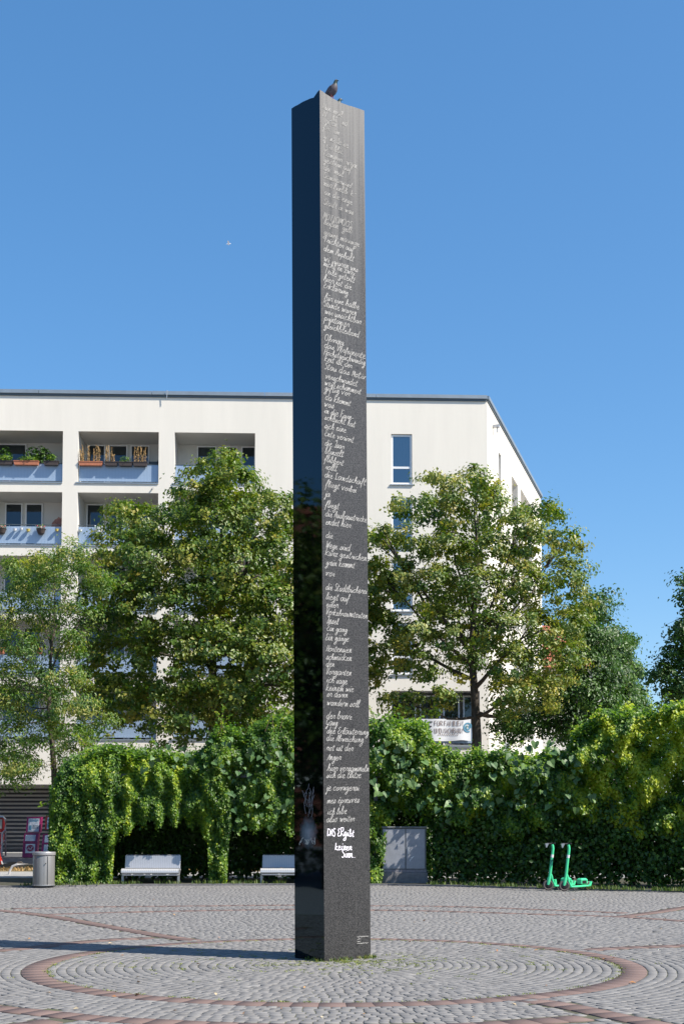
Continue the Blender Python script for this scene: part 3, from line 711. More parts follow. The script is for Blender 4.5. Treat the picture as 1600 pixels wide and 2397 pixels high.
colpx = [(-264, -76), (-40, 148), (184, 372), (409, 597)]
rows_top = [1010.5, 1153.5, 1302.5, 1452, 1606]; rows_bot = [1130, 1277, 1431, 1579, 1731]
ROWZ = [(hit(280, t)[1], hit(280, b_)[1]) for t, b_ in zip(rows_top, rows_bot)]
COLU = [(hit(a, 1011)[0], hit(c, 1011)[0]) for a, c in colpx]
for ri, (zt, zb) in enumerate(ROWZ):
    for ci, (a, c) in enumerate(COLU): ops.append((a, c, zb, zt, 2.0, ('loggia', ri, ci)))
wu0, wu1 = hit(915, 1100)[0], hit(964, 1100)[0]
for ri, (t, b_) in enumerate(((1016, 1134), (1164, 1282), (1313, 1431), (1458, 1579))):
    ops.append((wu0, wu1, hit(940, b_)[1], hit(940, t)[1], .16, ('window', ri, 0)))
bu0, bu1 = hit(916, 1680)[0], hit(1122, 1680)[0]
ops.append((bu0, bu1, hit(1010, 1744)[1], hit(1010, 1617)[1], 1.6, ('shop', 4, 0)))
SLZ = hit(60, 1836)[1]; SLU = hit(420, 1900)[0]
ops.append((.5, SLU, .3, SLZ, 1.9, ('slats', 5, 0)))
mb = MB()
us = sorted({U0, U1} | {o[0] for o in ops} | {o[1] for o in ops}); zs = sorted({0.0, ROOF - .28} | {o[2] for o in ops} | {o[3] for o in ops})
for a, c in zip(us, us[1:]):
    if c - a < 1e-4: continue
    for e, h in zip(zs, zs[1:]):
        um, zm = (a+c)/2, (e+h)/2
        if any(o[0] < um < o[1] and o[2] < zm < o[3] for o in ops): continue
        mb.add([Fp(a,0,e), Fp(c,0,e), Fp(c,0,h), Fp(a,0,h)], ((0,1,2,3),))
inner = MB()
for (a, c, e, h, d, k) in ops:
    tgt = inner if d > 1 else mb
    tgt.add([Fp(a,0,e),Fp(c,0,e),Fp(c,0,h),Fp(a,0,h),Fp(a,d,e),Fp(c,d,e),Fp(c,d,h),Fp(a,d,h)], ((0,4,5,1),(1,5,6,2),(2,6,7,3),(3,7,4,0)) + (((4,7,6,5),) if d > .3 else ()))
# side wall with openings
gops = []
for (x0, x1, y0, y1, d) in ((1166.5, 1172, 1058, 1500, .5), (1197, 1211, 1113, 1216, 1.5), (1217.5, 1243, 1143, 1260, 1.5)):
    a, c = hit(x0, 1150, 1)[0], hit(x1, 1150, 1)[0]; zt = hit(x0, y0, 1)[1]; gops.append((a, c, zt - (13.0 if d == .5 else 2.3), zt, d))
    if d > 1:
        for k in range(1, 5): gops.append((a, c, zt - 2.3 - 2.9*k, zt - 2.9*k, d))
us = sorted({0.0, G1} | {o[0] for o in gops} | {o[1] for o in gops}); zs = sorted({0.0, ROOF - .28} | {o[2] for o in gops} | {o[3] for o in gops})
for a, c in zip(us, us[1:]):
    if c - a < 1e-4: continue
    for e, h in zip(zs, zs[1:]):
        um, zm = (a+c)/2, (e+h)/2
        if any(o[0] < um < o[1] and o[2] < zm < o[3] for o in gops): continue
        mb.add([Gp(a,0,e), Gp(c,0,e), Gp(c,0,h), Gp(a,0,h)], ((0,1,2,3),))
for (a, c, e, h, d) in gops:
    inner.add([Gp(a,0,e),Gp(c,0,e),Gp(c,0,h),Gp(a,0,h),Gp(a,d,e),Gp(c,d,e),Gp(c,d,h),Gp(a,d,h)], ((0,4,5,1),(1,5,6,2),(2,6,7,3),(3,7,4,0),(4,7,6,5)))
BL, BR = Fp(0, 18, 0), Gp(G1, 12, 0)
zt = ROOF - .28
mb.add([Fp(0,0,0), Fp(0,0,zt), BL + Vector((0,0,zt)), BL, BR, BR + Vector((0,0,zt)), Gp(G1,0,zt), Gp(G1,0,0)], ((0,1,2,3),(3,2,5,4),(4,5,6,7)))
mb.build('wall', M['plaster'], house, F0)
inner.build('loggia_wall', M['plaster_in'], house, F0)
MB().add([Fp(0,0,zt), Fp(U1,0,zt), Gp(G1,0,zt), BR + Vector((0,0,zt)), BL + Vector((0,0,zt))], ((0,1,2,3,4),)).build('roof', M['concrete'], house, F0)
# parapet flashing in lengths
def flash(P, L, n_):
    k = int(L / 6) + 1
    for i in range(k):
        a, c = L*i/k + .01, L*(i+1)/k - .01
        MB().box(a, c, -.10, .35, ROOF-.17, ROOF, tf=lambda v: P(v.x, v.y, v.z)).build('flashing', M['flash'], house, F0)
    MB().box(.02, L-.02, -.05, .30, ROOF-.278, ROOF-.173, tf=lambda v: P(v.x, v.y, v.z)).build('drip_edge', M['flash_dark'], house, F0)
flash(Fp, U1 - .0, 0); flash(Gp, G1, 1)

def window(u0, u1, z0, z1, d, glass, parent=house, P=Fp, split=None, fw=.07, name='window'):
    fr = MB(); t = .07
    def bar(a, c, e, h): fr.box(a, c, d, d+t, e, h, tf=lambda v: P(v.x, v.y, v.z))
    bar(u0, u0+fw, z0, z1); bar(u1-fw, u1, z0, z1); bar(u0+fw, u1-fw, z0, z0+fw); bar(u0+fw, u1-fw, z1-fw, z1)
    if split: bar(u0+fw, u1-fw, split-fw*.6, split+fw*.6)
    f = fr.build(name, M['frame'], parent, F0)
    segs = [(z0+fw, z1-fw)] if not split else [(z0+fw, split-fw*.6), (split+fw*.6, z1-fw)]
    for (e, h) in segs:
        MB().add([P(u0+fw,d+.035,e), P(u1-fw,d+.035,e), P(u1-fw,d+.035,h), P(u0+fw,d+.035,h)], ((0,1,2,3),)).build('pane', glass, f, F0)
    return f
for (a, c, e, h, d, k) in ops:
    kind, ri, ci = k
    if kind == 'loggia':
        W = c - a
        # railing: perforated sheet, hand rail, base rail
        rl = MB().box(a+.03, c-.03, .165, .185, e+.10, e+.90, tf=lambda v: Fp(v.x, v.y, v.z)).build('railing', M['railing'], house, F0)
        hr = e + (1.00 if ri else .935)
        MB().box(a+.01, c-.01, .15, .20, hr-.025, hr, tf=lambda v: Fp(v.x, v.y, v.z)).build('handrail', M['flash_dark'], rl, F0)
        for q_ in range(4):
            uu = a + .05 + (W-.1)*q_/3
            MB().box(uu-.015, uu+.015, .19, .215, e, hr-.025, tf=lambda v: Fp(v.x, v.y, v.z)).build('post', M['steel'], rl, F0)
        MB().box(a-.10, c, -.04, .24, e-.05, e+.012, tf=lambda v: Fp(v.x, v.y, v.z)).build('sill', M['flash'], rl, F0)
        if ci == 1: fr_ = ((.18,.40),(.44,.66)) if ri else ((-.02+.05,.44),)
        elif ci == 2: fr_ = ((.03,.26),(.31,.545),(.585,.825))
        else: fr_ = ((.24,.49),(.53,.76),(.81,.99))
        for j, (x0, x1) in enumerate(fr_):
            window(a+W*x0, a+W*x1, e+.06, h-.07, 1.93, M['glass2'], fw=.055, name='balcony_door')
        MB().box(a+W*.03, a+W*.98, 1.955, 1.985, e+.02, e+2.12, tf=lambda v: Fp(v.x, v.y, v.z)).build('door_panel', M['room'] if False else M['frame'], house, F0) if False else None
    elif kind == 'window':
        sp_z = e + (h - e) * .34
        window(a+.01, c-.01, e+.02, h-.02, .07, M['glass'], split=sp_z, fw=.085)
        MB().box(a-.06, c+.06, -.06, .14, e-.05, e-.003, tf=lambda v: Fp(v.x, v.y, v.z)).build('window_sill', M['flash'], house, F0)
        MB().box(a, c, .9, .92, e, h, tf=lambda v: Fp(v.x, v.y, v.z)).build('room_wall', M['room'], house, F0)
        if ri in (0, 2):
            cu = MB(); n = 40; vv = []
            for i in range(n+1):
                uu = a + .06 + (c-a-.12)*i/n; dd = .24 + .025*math.sin(i*1.9) + .012*math.sin(i*.7)
                vv += [Fp(uu, dd, (sp_z if ri == 0 else e)+.02), Fp(uu, dd, h-.04)]
            cu.add(vv, [(2*i, 2*i+2, 2*i+3, 2*i+1) for i in range(n)]); cu.build('curtain', M['curtain'], house, F0)
        else:
            for i in range(14):
                zz = h - .08 - i*.075
                MB().box(a+.07, c-.07, .19, .22, zz-.045, zz, tf=lambda v: Fp(v.x, v.y + (v.z-zz)*.5, v.z)).build('blind_slat', M['blind'], house, F0)
    elif kind == 'shop':
        W = c - a
        for x0, x1 in ((.0, .30), (.33, .58), (.60, .80), (.83, 1.0)):
            window(a+W*x0+.02, a+W*x1-.02, e+.05, h-.15, .75, M['glass2'], fw=.07)
        rl = MB().box(a+.03, c-.03, .06, .08, e+.10, e+.96, tf=lambda v: Fp(v.x, v.y, v.z)).build('railing', M['railing'], house, F0)
        MB().box(a, c, .04, .10, e+1.0, e+1.03, tf=lambda v: Fp(v.x, v.y, v.z)).build('handrail', M['steel_dark'], rl, F0)
        MB().box(a-.08, c+.05, -.05, .15, e-.12, e-.01, tf=lambda v: Fp(v.x, v.y, v.z)).build('sill', M['flash'], rl, F0)
    else:
        n = int((h - e) / .19)
        for i in range(n):
            zz = e + .04 + i*.19
            MB().box(a+.02, c-.02, 1.30, 1.34, zz, zz+.10, tf=lambda v: Fp(v.x, v.y + (v.z-zz)*.25, v.z)).build('slat', M['timber_dark'], house, F0)
# side wall panes and a small lamp, wall painting
lu, lz = hit(1152, 1000, 1)
MB().box(lu-.1, lu+.16, -.32, -.02, lz-.03, lz+.10, tf=lambda v: Gp(v.x, v.y, v.z)).box(lu-.02, lu+.05, -.26, -.2, lz-.28, lz-.03, tf=lambda v: Gp(v.x, v.y, v.z)).build('wall_lamp', M['steel'], house, F0)
a, c, e, h = ops[4+1][:4]; W = c - a
cu_, cz_ = a + W*.88, e + 1.42
mu = MB(); poly = [(cu_ + .42*math.cos(t)*random.uniform(.75, 1.05), cz_ + .38*math.sin(t)*random.uniform(.75, 1.05)) for t in np.linspace(0, 2*math.pi, 26)[:-1]]
mu.add([Fp(x, 1.992, z) for x, z in poly], (tuple(range(len(poly))),)); mp_ = mu.build('wall_painting', M['pink'], house, F0)
br = MB()
for pts in ([(.18,-.75),(.12,-.35),(.0,-.05),(-.22,.1)], [(.12,-.35),(.28,-.05),(.36,.1)], [(.06,-.2),(.1,.1),(.05,.25)]):
    ribbon(br, smooth(pts), .02, lambda x, z, o: Fp(cu_ + x, 1.988, cz_ + z))
br.f = [f[::-1] for f in br.f]; br.build('painted_branch', M['steel_dark'], mp_, F0)
# short spout on the facade
su, sz = hit(359, 1145); MB().tube([Fp(su, -.02, sz+.06), Fp(su-.05, -.22, sz-.06)], .03, 8).build('drain_spout', M['steel'], house, F0)
# satellite stub at the roof edge
ru, rz_ = hit(391, 925); MB().tube([Fp(ru, -.14, rz_-.2), Fp(ru+.02, -.16, rz_+.18)], .018, 6).build('lightning_rod', M['steel'], house, F0)

# things on the balconies
def leaf_blob(n, c, r, size, seed):
    g_ = np.random.default_rng(seed); d = unit(g_.normal(size=(n, 3))); rr = g_.random(n)**.45
    P = np.array(c) + d * rr[:, None] * np.array(r); N = unit(d + g_.normal(size=(n, 3))*.6 + np.array([0, -.3, .5])); D = g_.normal(size=(n, 3)) + np.array([0, 0, -.4])
    return leaf_arrays(P, N, D, g_.uniform(.7, 1.2, n)*size, .62)
def planter(px0, px1, py, row, ci, m, label, plant, grp='balcony planters', hgt=.19, zoff=0.0):
    zb = ROWZ[row][1]; z0 = zb + .80 + zoff; u0 = hit(px0, py)[0]; u1 = hit(px1, py)[0]; uc = (u0+u1)/2; w2 = (u1-u0)/2
    org = Fp(uc, .03, z0); t = thing('planter_box', org, label, 'planter', grp)
    prof = [(-w2+.03, 0), (w2-.03, 0), (w2, hgt), (-w2, hgt)]
    MB().prism(prof, -.09, .10, lambda x, z, d: Fp(uc+x, .03+d, z0+z)).build('box', m, t, org)
    MB().box(-w2-.012, w2+.012, -.105, .115, hgt-.03, hgt+.006, tf=lambda v: Fp(uc+v.x, .03+v.y, z0+v.z)).build('rim', m, t, org)
    g_ = random.Random(int(px0*7+row))
    if plant == 'stalks':
        bl = []
        for k in range(int(w2*2/.05)):
            uu = uc + g_.uniform(-w2+.04, w2-.04); p = Fp(uu, .03 + g_.uniform(-.06, .06), z0+hgt); hh = g_.uniform(.3, .85)
            mbx = None; bl.append((p, hh))
        P = []; N = []; D = []
        for p, hh in bl:
            for q_ in range(26):
                tt = q_/26; P.append((p.x + g_.gauss(0, .018), p.y + g_.gauss(0, .018), p.z + hh*tt)); N.append((g_.gauss(0,1), -1, .3)); D.append((g_.gauss(0,.4), g_.gauss(0,.4), 1))
        V, Fc = leaf_arrays(np.array(P), np.array(N), np.array(D), np.full(len(P), .085), .35)
        np_mesh('dry_stalks', V, Fc, M['straw'], t, np.repeat(np.array([g_.random() for _ in P]), 2), org)['kind'] = 'stuff'
    elif plant:
        n, rx, rz2, size = plant; V, Fc = leaf_blob(n, Fp(uc, .05, z0+hgt+rz2*.8), (rx, .22, rz2), size, int(px0)+row+100)
        np_mesh('foliage', V, Fc, M['vine'], t, np.repeat(np.random.default_rng(int(px1)).uniform(.1, .85, n), 2), org)['kind'] = 'stuff'
    return t
planter(-6, 30, 1085, 0, 1, M['planter_dark'], 'dark planter at the left edge of the top floor balcony', (150, .35, .16, .10))
planter(33, 91, 1085, 0, 1, M['terracotta'], 'terracotta planter box with low greens on the top left balcony', (160, .5, .13, .09))
planter(103, 137, 1085, 0, 1, M['planter_dark'], 'dark planter at the right end of the top left balcony', (150, .3, .2, .09))
planter(185, 240, 1085, 0, 2, M['terracotta'], 'terracotta planter with dry stalks on the top middle balcony', 'stalks')
planter(245, 275, 1085, 0, 2, M['planter_dark'], 'dark planter with dry stalks beside the terracotta box', 'stalks')
planter(278, 310, 1085, 0, 2, M['planter_dark'], 'dark planter with grey green herbs on the middle balcony', (120, .3, .16, .07))
planter(312, 345, 1085, 0, 2, M['planter_dark'], 'rightmost dark planter with dry stalks on the top middle balcony', 'stalks')
planter(293, 322, 1385, 2, 2, M['terracotta'], 'terracotta planter half hidden by tree leaves two floors below the top', (60, .2, .1, .07))
# tall potted bushes behind the railing
for (px, py, n, rx, rz2, lab) in ((85, 1066, 520, .95, .62, 'tall bushy pot plant on the top left balcony'), (10, 1062, 160, .45, .5, 'climbing pot plant at the left edge of the top balcony')):
    u, z = hit(px, py); zb = ROWZ[0][1]; org = Fp(u, .55, zb); t = thing('potted_plant', org, lab, 'plant')
    MB().lathe([(.14, 0), (.19, .30), (.20, .34)], 14, tf=lambda v: Fp(u, .55, zb) + v).build('pot', M['terracotta'], t, org)
    MB().tube([Fp(u, .55, zb+.3), Fp(u+.05, .53, zb+.9), Fp(u, .5, z)], [.02, .015, .008], 6).build('stem', M['bark'], t, org)
    V, Fc = leaf_blob(n, Fp(u, .45, z), (rx*.75, .3, rz2), .17, int(px))
    np_mesh('foliage', V, Fc, M['vine'], t, np.repeat(np.random.default_rng(3).uniform(.05, .55, n), 2), org)['kind'] = 'stuff'
def hang_pot(px, py, row, m, size, label, flower=None):
    u, z = hit(px, py); org = Fp(u, .06, z-size); t = thing('hanging_pot', org, label, 'flower pot', 'pots hung on the balcony railing')
    MB().lathe([(size*.55, 0), (size*.72, size*.2), (size, size*1.1), (size*1.08, size*1.12), (size*1.08, size*1.25)], 14, tf=lambda v: Fp(u, .05, z-size) + v).build('pot', m, t, org)
    MB().tube([Fp(u, .04, z+size*.2), Fp(u, .1, z+size*.9), Fp(u, .17, z+size*1.0)], .008, 6).build('hook', M['steel'], t, org)
    if flower:
        V, Fc = leaf_blob(60, Fp(u, .04, z+size*.6), (size*1.2, size, size*.6), .07, int(px))
        np_mesh('foliage', V, Fc, M['vine'], t, np.repeat(np.random.default_rng(5).uniform(.1, .8, 60), 2), org)
        for k in range(4):
            a_ = k*1.7; MB().ball(tuple(Fp(u + size*.8*math.cos(a_), -.02, z+size*(.7+.25*math.sin(a_*2)))), .035, 6, 5).build('blossom', flower, t, org)
    return t
hang_pot(4, 1239, 1, M['planter_dark'], .21, 'black hanging pot at the left edge of the second balcony row', M['flower_pink'])
hang_pot(96, 1240, 1, M['planter_dark'], .21, 'black hanging pot with pink flowers near the column', M['flower_pink'])
hang_pot(35, 1238, 1, M['white'], .085, 'small white hanging pot, leftmost of three between the black pots')
hang_pot(50, 1236, 1, M['white'], .08, 'small white hanging pot in the middle of three between the black pots')
hang_pot(66, 1239, 1, M['yellow'], .095, 'small yellow hanging pot left of the black pot')
hang_pot(133, 1239, 1, M['yellow'], .085, 'small olive yellow pot beside the concrete column')
hang_pot(188, 1240, 1, M['white'], .085, 'small white pot right of the concrete column')
hang_pot(231, 1240, 1, M['white'], .20, 'white hanging pot with pale flowers partly behind the tree', M['white'])
for k, (px, py) in enumerate(((5, 1523), (92, 1523))):
    hang_pot(px, py, 3, M['terracotta'], .16, ('pot of orange flowers at the left edge behind the feathery tree', 'pot of orange flowers behind the feathery tree trunk')[k], M['flower'])
# folded chair on the middle balcony
u, z = hit(356, 1075); org = Fp(u, .7, ROWZ[0][1]); t = thing('balcony_chair', org, 'dark folding chair on the top middle balcony', 'chair')
zb = ROWZ[0][1]
for s_ in (-.2, .2):
    MB().tube([Fp(u+s_-.1, .6, zb), Fp(u+s_+.0, .62, zb+1.25)], .018, 6).build('leg', M['steel_dark'], t, org)
    MB().tube([Fp(u+s_+.3, .6, zb), Fp(u+s_-.05, .62, zb+.7)], .018, 6).build('leg', M['steel_dark'], t, org)
MB().box(-.25, .25, -.2, .2, .45, .48, tf=lambda v: Fp(u+.05+v.x, .65+v.y, zb+v.z)).build('seat', M['steel_dark'], t, org)
MB().box(-.22, .22, -.02, .02, .75, 1.2, tf=lambda v: Fp(u+v.x+(v.z-.7)*.05, .66+v.y, zb+v.z)).build('backrest', M['steel_dark'], t, org)

# banner on the right-hand railing
ba, bb = hit(945, 1700)[0], hit(1101, 1700)[0]; bz0, bz1 = hit(1020, 1735)[1], hit(1020, 1683)[1]
org = Fp((ba+bb)/2, 0, bz0); banner = thing('banner', org, 'white cloth banner with grey lettering tied to the balcony railing', 'banner')
def bwave(u, z):
    f = (u-ba)/(bb-ba); return -.03 - .025*math.sin(f*17) - .03*math.exp(-((f-.78)*7)**2)*(1-(z-bz0)/(bz1-bz0))
mb = MB(); n = 48; vv = []
for i in range(n+1):
    for j in range(7):
        uu = ba + (bb-ba)*i/n; zz = bz0 + (bz1-bz0)*j/6; zz += .05*math.exp(-(((uu-ba)/(bb-ba)-.86)*9)**2) * (1 if j == 0 else 0); vv.append(Fp(uu, bwave(uu, zz), zz))
mb.add(vv, [(i*7+j, (i+1)*7+j, (i+1)*7+j+1, i*7+j+1) for i in range(n) for j in range(6)]); mb.build('cloth', M['banner'], banner, org, smooth=True)
BLK = {'C':"3,7 1.5,8 0,6.5 0,1.5 1.5,0 3,1",'A':"0,0 1.6,8 3.2,0|.6,2.6 2.6,2.6",'F':"0,0 0,8 2.6,8|0,4.2 2.2,4.2",'E':"2.6,0 0,0 0,8 2.6,8|0,4.2 2.2,4.2",'Ü':"0,6.6 0,1 1,0 2,0 3,1 3,6.6|.6,7.6 .9,8.3|2.1,7.6 2.4,8.3",'U':"0,8 0,1 1,0 2,0 3,1 3,8",'R':"0,0 0,8 2,8 2.8,7 2.8,5.2 2,4.2 0,4.2|1.4,4.2 3,0",
'M':"0,0 0,8 1.9,2.5 3.8,8 3.8,0",'I':"0,0 0,8",'L':"0,8 0,0 2.4,0",'N':"0,0 0,8 3,0 3,8",'D':"0,0 0,8 1.8,8 3,6.5 3,1.5 1.8,0 0,0",'H':"0,0 0,8|3,0 3,8|0,4.2 3,4.2",'B':"0,0 0,8 2,8 2.7,7 2.7,5 2,4.3 0,4.3|2,4.3 3,3.2 3,1 2,0 0,0",'Z':"0,8 3,8 0,0 3,0"}
def block(text, px0, px1, py0, py1, m, wd, name='lettering', parent=banner, place=None, org_=None):
    a, z1 = hit(px0, py0); c, z0 = hit(px1, py1); tot = 0; lay = []
    for ch in text:
        if ch == ' ': tot += 1.6; continue
        pts = [[tuple(float(v) for v in p.split(',')) for p in st.split()] for st in BLK[ch].split('|')]
        lay.append((tot, pts)); tot += max(p[0] for st in pts for p in st) + 1.1
    tot -= 1.1; sx = (c-a)/tot; sz = (z1-z0)/8; mb = MB()
    for x0, sts in lay:
        for st in sts: ribbon(mb, [(a + (x0+x)*sx, z0 + y*sz) for x, y in st], wd, lambda u, z, o: Fp(u, bwave(u, z)-.015, z))
    mb.build(name, m, parent, org)
block('CAFE', 952, 1011, 1690, 1712, M['ink'], .07); block('FÜR FAMILIEN', 1016, 1082, 1687.5, 1699, M['ink_grey'], .03); block('UND NACHBARN', 1016, 1082, 1705, 1716.5, M['ink_grey'], .028)
mb = MB(); eu, ez = hit(1094, 1703)
ribbon(mb, [(eu + .18*math.cos(t), ez + .2*math.sin(t)) for t in np.linspace(0, 5.2, 18)], .07, lambda u, z, o: Fp(u, bwave(u, z)-.016, z))
ribbon(mb, [(eu + .08*math.cos(t), ez + .1*math.sin(t)) for t in np.linspace(2, 7.4, 12)], .06, lambda u, z, o: Fp(u, bwave(u, z)-.016, z)); mb.build('emblem', M['ink_blue'], banner, org)
mb = MB(); a_, z_ = hit(1024, 1722)
for k in range(11): ribbon(mb, [(a_ + k*.09, z_), (a_ + k*.09 + .04, z_ + random.uniform(.05, .1))], .03, lambda u, z, o: Fp(u, bwave(u, z)-.016, z))
mb.build('small_print', M['ink_grey'], banner, org)

# ---------------------------------------------------------------- trees
def tree(name, label, lobes, Y, base_px, trunk_r, n_leaf, size, matl, seed, depth=1.0, clump=.42, tone=(.42, .2), aspect=.68, fork=.35, group=None, per_clump=55, ztrunk=None, shell=.55, limb_n=14):
    g_ = np.random.default_rng(seed); rnd = random.Random(seed)
    L3 = []
    xs = [at(px, py, Y).x for px, py, r_ in lobes]; cx = sum(xs)/len(xs); hw = (max(xs)-min(xs))/2 + .5
    for px, py, rp in lobes:
        p = at(px, py, Y); r_ = rp / (F / Y); room = depth * math.sqrt(max(.08, 1 - ((p.x-cx)/hw)**2)) * hw
        nd = 1 if room < r_*1.1 else (2 if room < r_*2.4 else 3)
        for k in range(nd):
            dy = 0 if nd == 1 else (-1 + 2*k/(nd-1)) * max(0, room - r_*.5)
            sc_ = 1 + dy / Y                      # keep the place in view while moving in depth
            q = Vector((p.x*sc_, Y + dy, EYE + (p.z-EYE)*sc_)); L3.append((q + Vector((rnd.gauss(0,.08), rnd.gauss(0,.15), rnd.gauss(0,.08))), r_))
    base = at(base_px, 1900, Y); base = Vector((base.x, Y, 0.1))
    t = thing(name, base, label, 'tree', group)
    ztop = max(q.z for q, r_ in L3); zlow = min(q.z - r_ for q, r_ in L3)
    zf = ztrunk or (zlow + (ztop - zlow) * fork)
    top_ = Vector((cx*.5 + base.x*.5, Y, ztop*.93))
    def axis(z):
        f = max(0, min(1, z / ztop)); return base.lerp(top_, f**1.2) * 1.0 + Vector((.10*math.sin(z*.9+seed), .10*math.cos(z*.7+seed), 0)) * min(1, f*2)
    mb = MB(); zz = np.linspace(0, ztop*.9, 12); pts = [Vector((axis(z).x, axis(z).y, z)) for z in zz]
    mb.tube(pts, [max(.02, trunk_r * (1.25 - .25*min(1, i/1.5)) * (1 - .92*(i/11)**1.1)) for i in range(12)], 10)
    mb.build('trunk', M['bark'], t, base, smooth=True)
    # limbs: to a selection of lobes
    order = list(range(len(L3))); rnd.shuffle(order); chosen = order[:limb_n]
    for i in chosen:
        q, r_ = L3[i]; zs_ = max(zlow + .3, min(ztop*.8, zf + (q.z - zf)*.45 - .12*abs(q.x - cx))); a = axis(zs_); a = Vector((a.x, a.y, zs_))
        m1 = a.lerp(q, .45) + Vector((rnd.gauss(0,.15), rnd.gauss(0,.15), -.12 + rnd.gauss(0,.1))); r0 = trunk_r * rnd.uniform(.18, .40)
        lm = MB().tube([a, a.lerp(m1, .5) + Vector((0,0,-.04)), m1, m1.lerp(q, .5) + Vector((0,0,.08)), q], [r0, r0*.8, r0*.6, r0*.4, r0*.2], 6, cap=False)
        for k in range(3):
            e_ = q + Vector(g_.normal(size=3)) * r_ * .55; lm.tube([m1.lerp(q, .6), q.lerp(e_, .5), e_], [r0*.3, r0*.22, r0*.1], 5, cap=False)
        lm.build('limb', M['bark'], t, base)
    # leaf clumps on and in the lobes
    area = np.array([r_**2 for q, r_ in L3]); ncl = max(40, int(n_leaf / per_clump)); cnt = np.maximum(1, np.round(area/area.sum()*ncl)).astype(int)
    P = []; N = []; T = []
    for (q, r_), c in zip(L3, cnt):
        d = unit(g_.normal(size=(c, 3)) + np.array([.05, -.2, .30])); rad = r_ * (shell + (1.0 - shell) * g_.random(c)**.6)
        C = np.array(q) + d * rad[:, None]
        ct = g_.normal(tone[0], tone[1], c)
        for k in range(c):
            s_ = clump * g_.uniform(.65, 1.3); m = int(per_clump * g_.uniform(.6, 1.4))
            o = g_.normal(size=(m, 3)) * np.array([1, 1, .62]) * s_ * .55
            P.append(C[k] + o); N.append(unit(o*.5/ max(s_, .01) + d[k]*1.15 + np.array([.1, -.1, .45]) + g_.normal(size=(m, 3))*.38)); T.append(g_.normal(ct[k], .13, m))
    P = np.concatenate(P); N = np.concatenate(N); T = np.concatenate(T); n = len(P)
    D = g_.normal(size=(n, 3)) * .7 + np.array([0, 0, -.55]) + N * np.array([.8, .8, 0])
    V, Fc = leaf_arrays(P, N, D, size * g_.uniform(.45, 1.35, n), aspect)
    cr_ = np_mesh('crown', V, Fc, matl, t, np.repeat(T, 2), base); cr_['kind'] = 'stuff'
    return t

MAPLE = [(535,1105,48),(480,1125,42),(560,1150,48),(445,1180,46),(505,1180,58),(575,1200,40),(285,1222,42),(338,1238,52),(410,1248,60),(505,1255,75),(590,1250,55),(640,1190,38),(662,1225,40),(265,1290,48),(345,1325,75),(450,1345,85),(560,1345,85),(650,1320,60),(700,1370,55),
(265,1395,60),(335,1430,85),(435,1455,95),(545,1450,95),(645,1440,75),(715,1450,55),(235,1490,60),(300,1540,85),(400,1560,95),(510,1555,95),(610,1545,85),(700,1550,65),(228,1585,50),(285,1640,60),(370,1665,65),(460,1670,65),(555,1655,72),(645,1650,65),(400,1715,40),(560,1705,45),(770,1310,65),(850,1285,50),(780,1410,75),(880,1370,52),(925,1395,24),(870,1460,50),(780,1510,75),(865,1545,38),(775,1600,65),(862,1600,20)]
tree('maple_tree', 'dense dark green maple tree left of the stele', MAPLE, 46.0, 490, .26, 120000, .14, M['maple'], 11, depth=.62, clump=.30, tone=(.58, .16), shell=.80)
LINDEN = [(1005,1122,24),(1050,1150,34),(1112,1125,34),(1150,1155,32),(928,1182,24),(985,1188,40),(1060,1208,52),(1140,1210,50),(1210,1222,42),(1272,1208,34),(905,1262,30),(965,1280,46),(1055,1298,60),(1150,1295,58),(1240,1290,52),(1318,1272,40),
(888,1345,32),(935,1368,42),(1020,1388,60),(1120,1388,62),(1220,1388,62),(1308,1372,55),(1350,1345,32),(900,1430,26),(975,1490,46),(1050,1475,58),(1150,1485,62),(1250,1478,66),(1330,1460,52),(1362,1410,28),(925,1538,38),(985,1560,40),(1090,1560,42),(1190,1578,62),(1280,1568,66),(1338,1540,42),(918,1640,24),(960,1648,30),(1030,1640,34),(1185,1640,46),(1260,1630,55)]
tree('linden_tree', 'tall yellowish green linden tree right of the stele', LINDEN, 45.0, 1112, .24, 54000, .13, M['linden'], 23, depth=.6, clump=.29, tone=(.60, .2), ztrunk=5.2, shell=.66, limb_n=18)
LOC = [(30,1330,34),(90,1318,34),(150,1312,34),(192,1300,22),(205,1350,32),(245,1392,30),(130,1370,52),(50,1390,46),(15,1460,46),(100,1450,54),(182,1440,46),(155,1520,44),(60,1530,46),(15,1590,46),(110,1590,40),(172,1590,34),(40,1650,56),(120,1660,52),(192,1670,46),(240,1692,36),(30,1730,56),(110,1740,52),(190,1738,44),(-20,1800,56),(60,1808,46),(-40,1420,50),(-60,1540,60),(-60,1680,60),(150,1800,30)]
tree('locust_tree', 'slender feathery light green tree at the left edge', LOC, 42.0, 128, .13, 46000, .105, M['locust'], 31, depth=.65, clump=.30, tone=(.6, .2), aspect=.45, per_clump=60, shell=.3)
T1 = [(1390,1425,30),(1362,1452,44),(1345,1520,54),(1402,1500,40),(1385,1570,54),(1422,1580,42),(1350,1630,56),(1402,1660,56),(1310,1640,46),(1250,1682,46),(1200,1700,46),(1420,1400,14),(1300,1700,46),(1350,1710,50),(1160,1690,36)]
tree('street_tree', 'green street tree directly behind the linden with a branch tip pointing right', T1, 52.0, 1350, .2, 26000, .14, M['street_leaf'], 41, depth=.7, clump=.42, tone=(.34, .14), group='street trees receding along the side street')
T2 = [(1432,1492,22),(1440,1535,32),(1450,1590,36),(1455,1640,36),(1440,1690,42),(1470,1690,36)]
tree('street_tree', 'second green street tree from the linden, conical top', T2, 64.0, 1445, .2, 13000, .16, M['street_leaf'], 43, depth=.9, clump=.45, tone=(.4, .15), group='street trees receding along the side street')
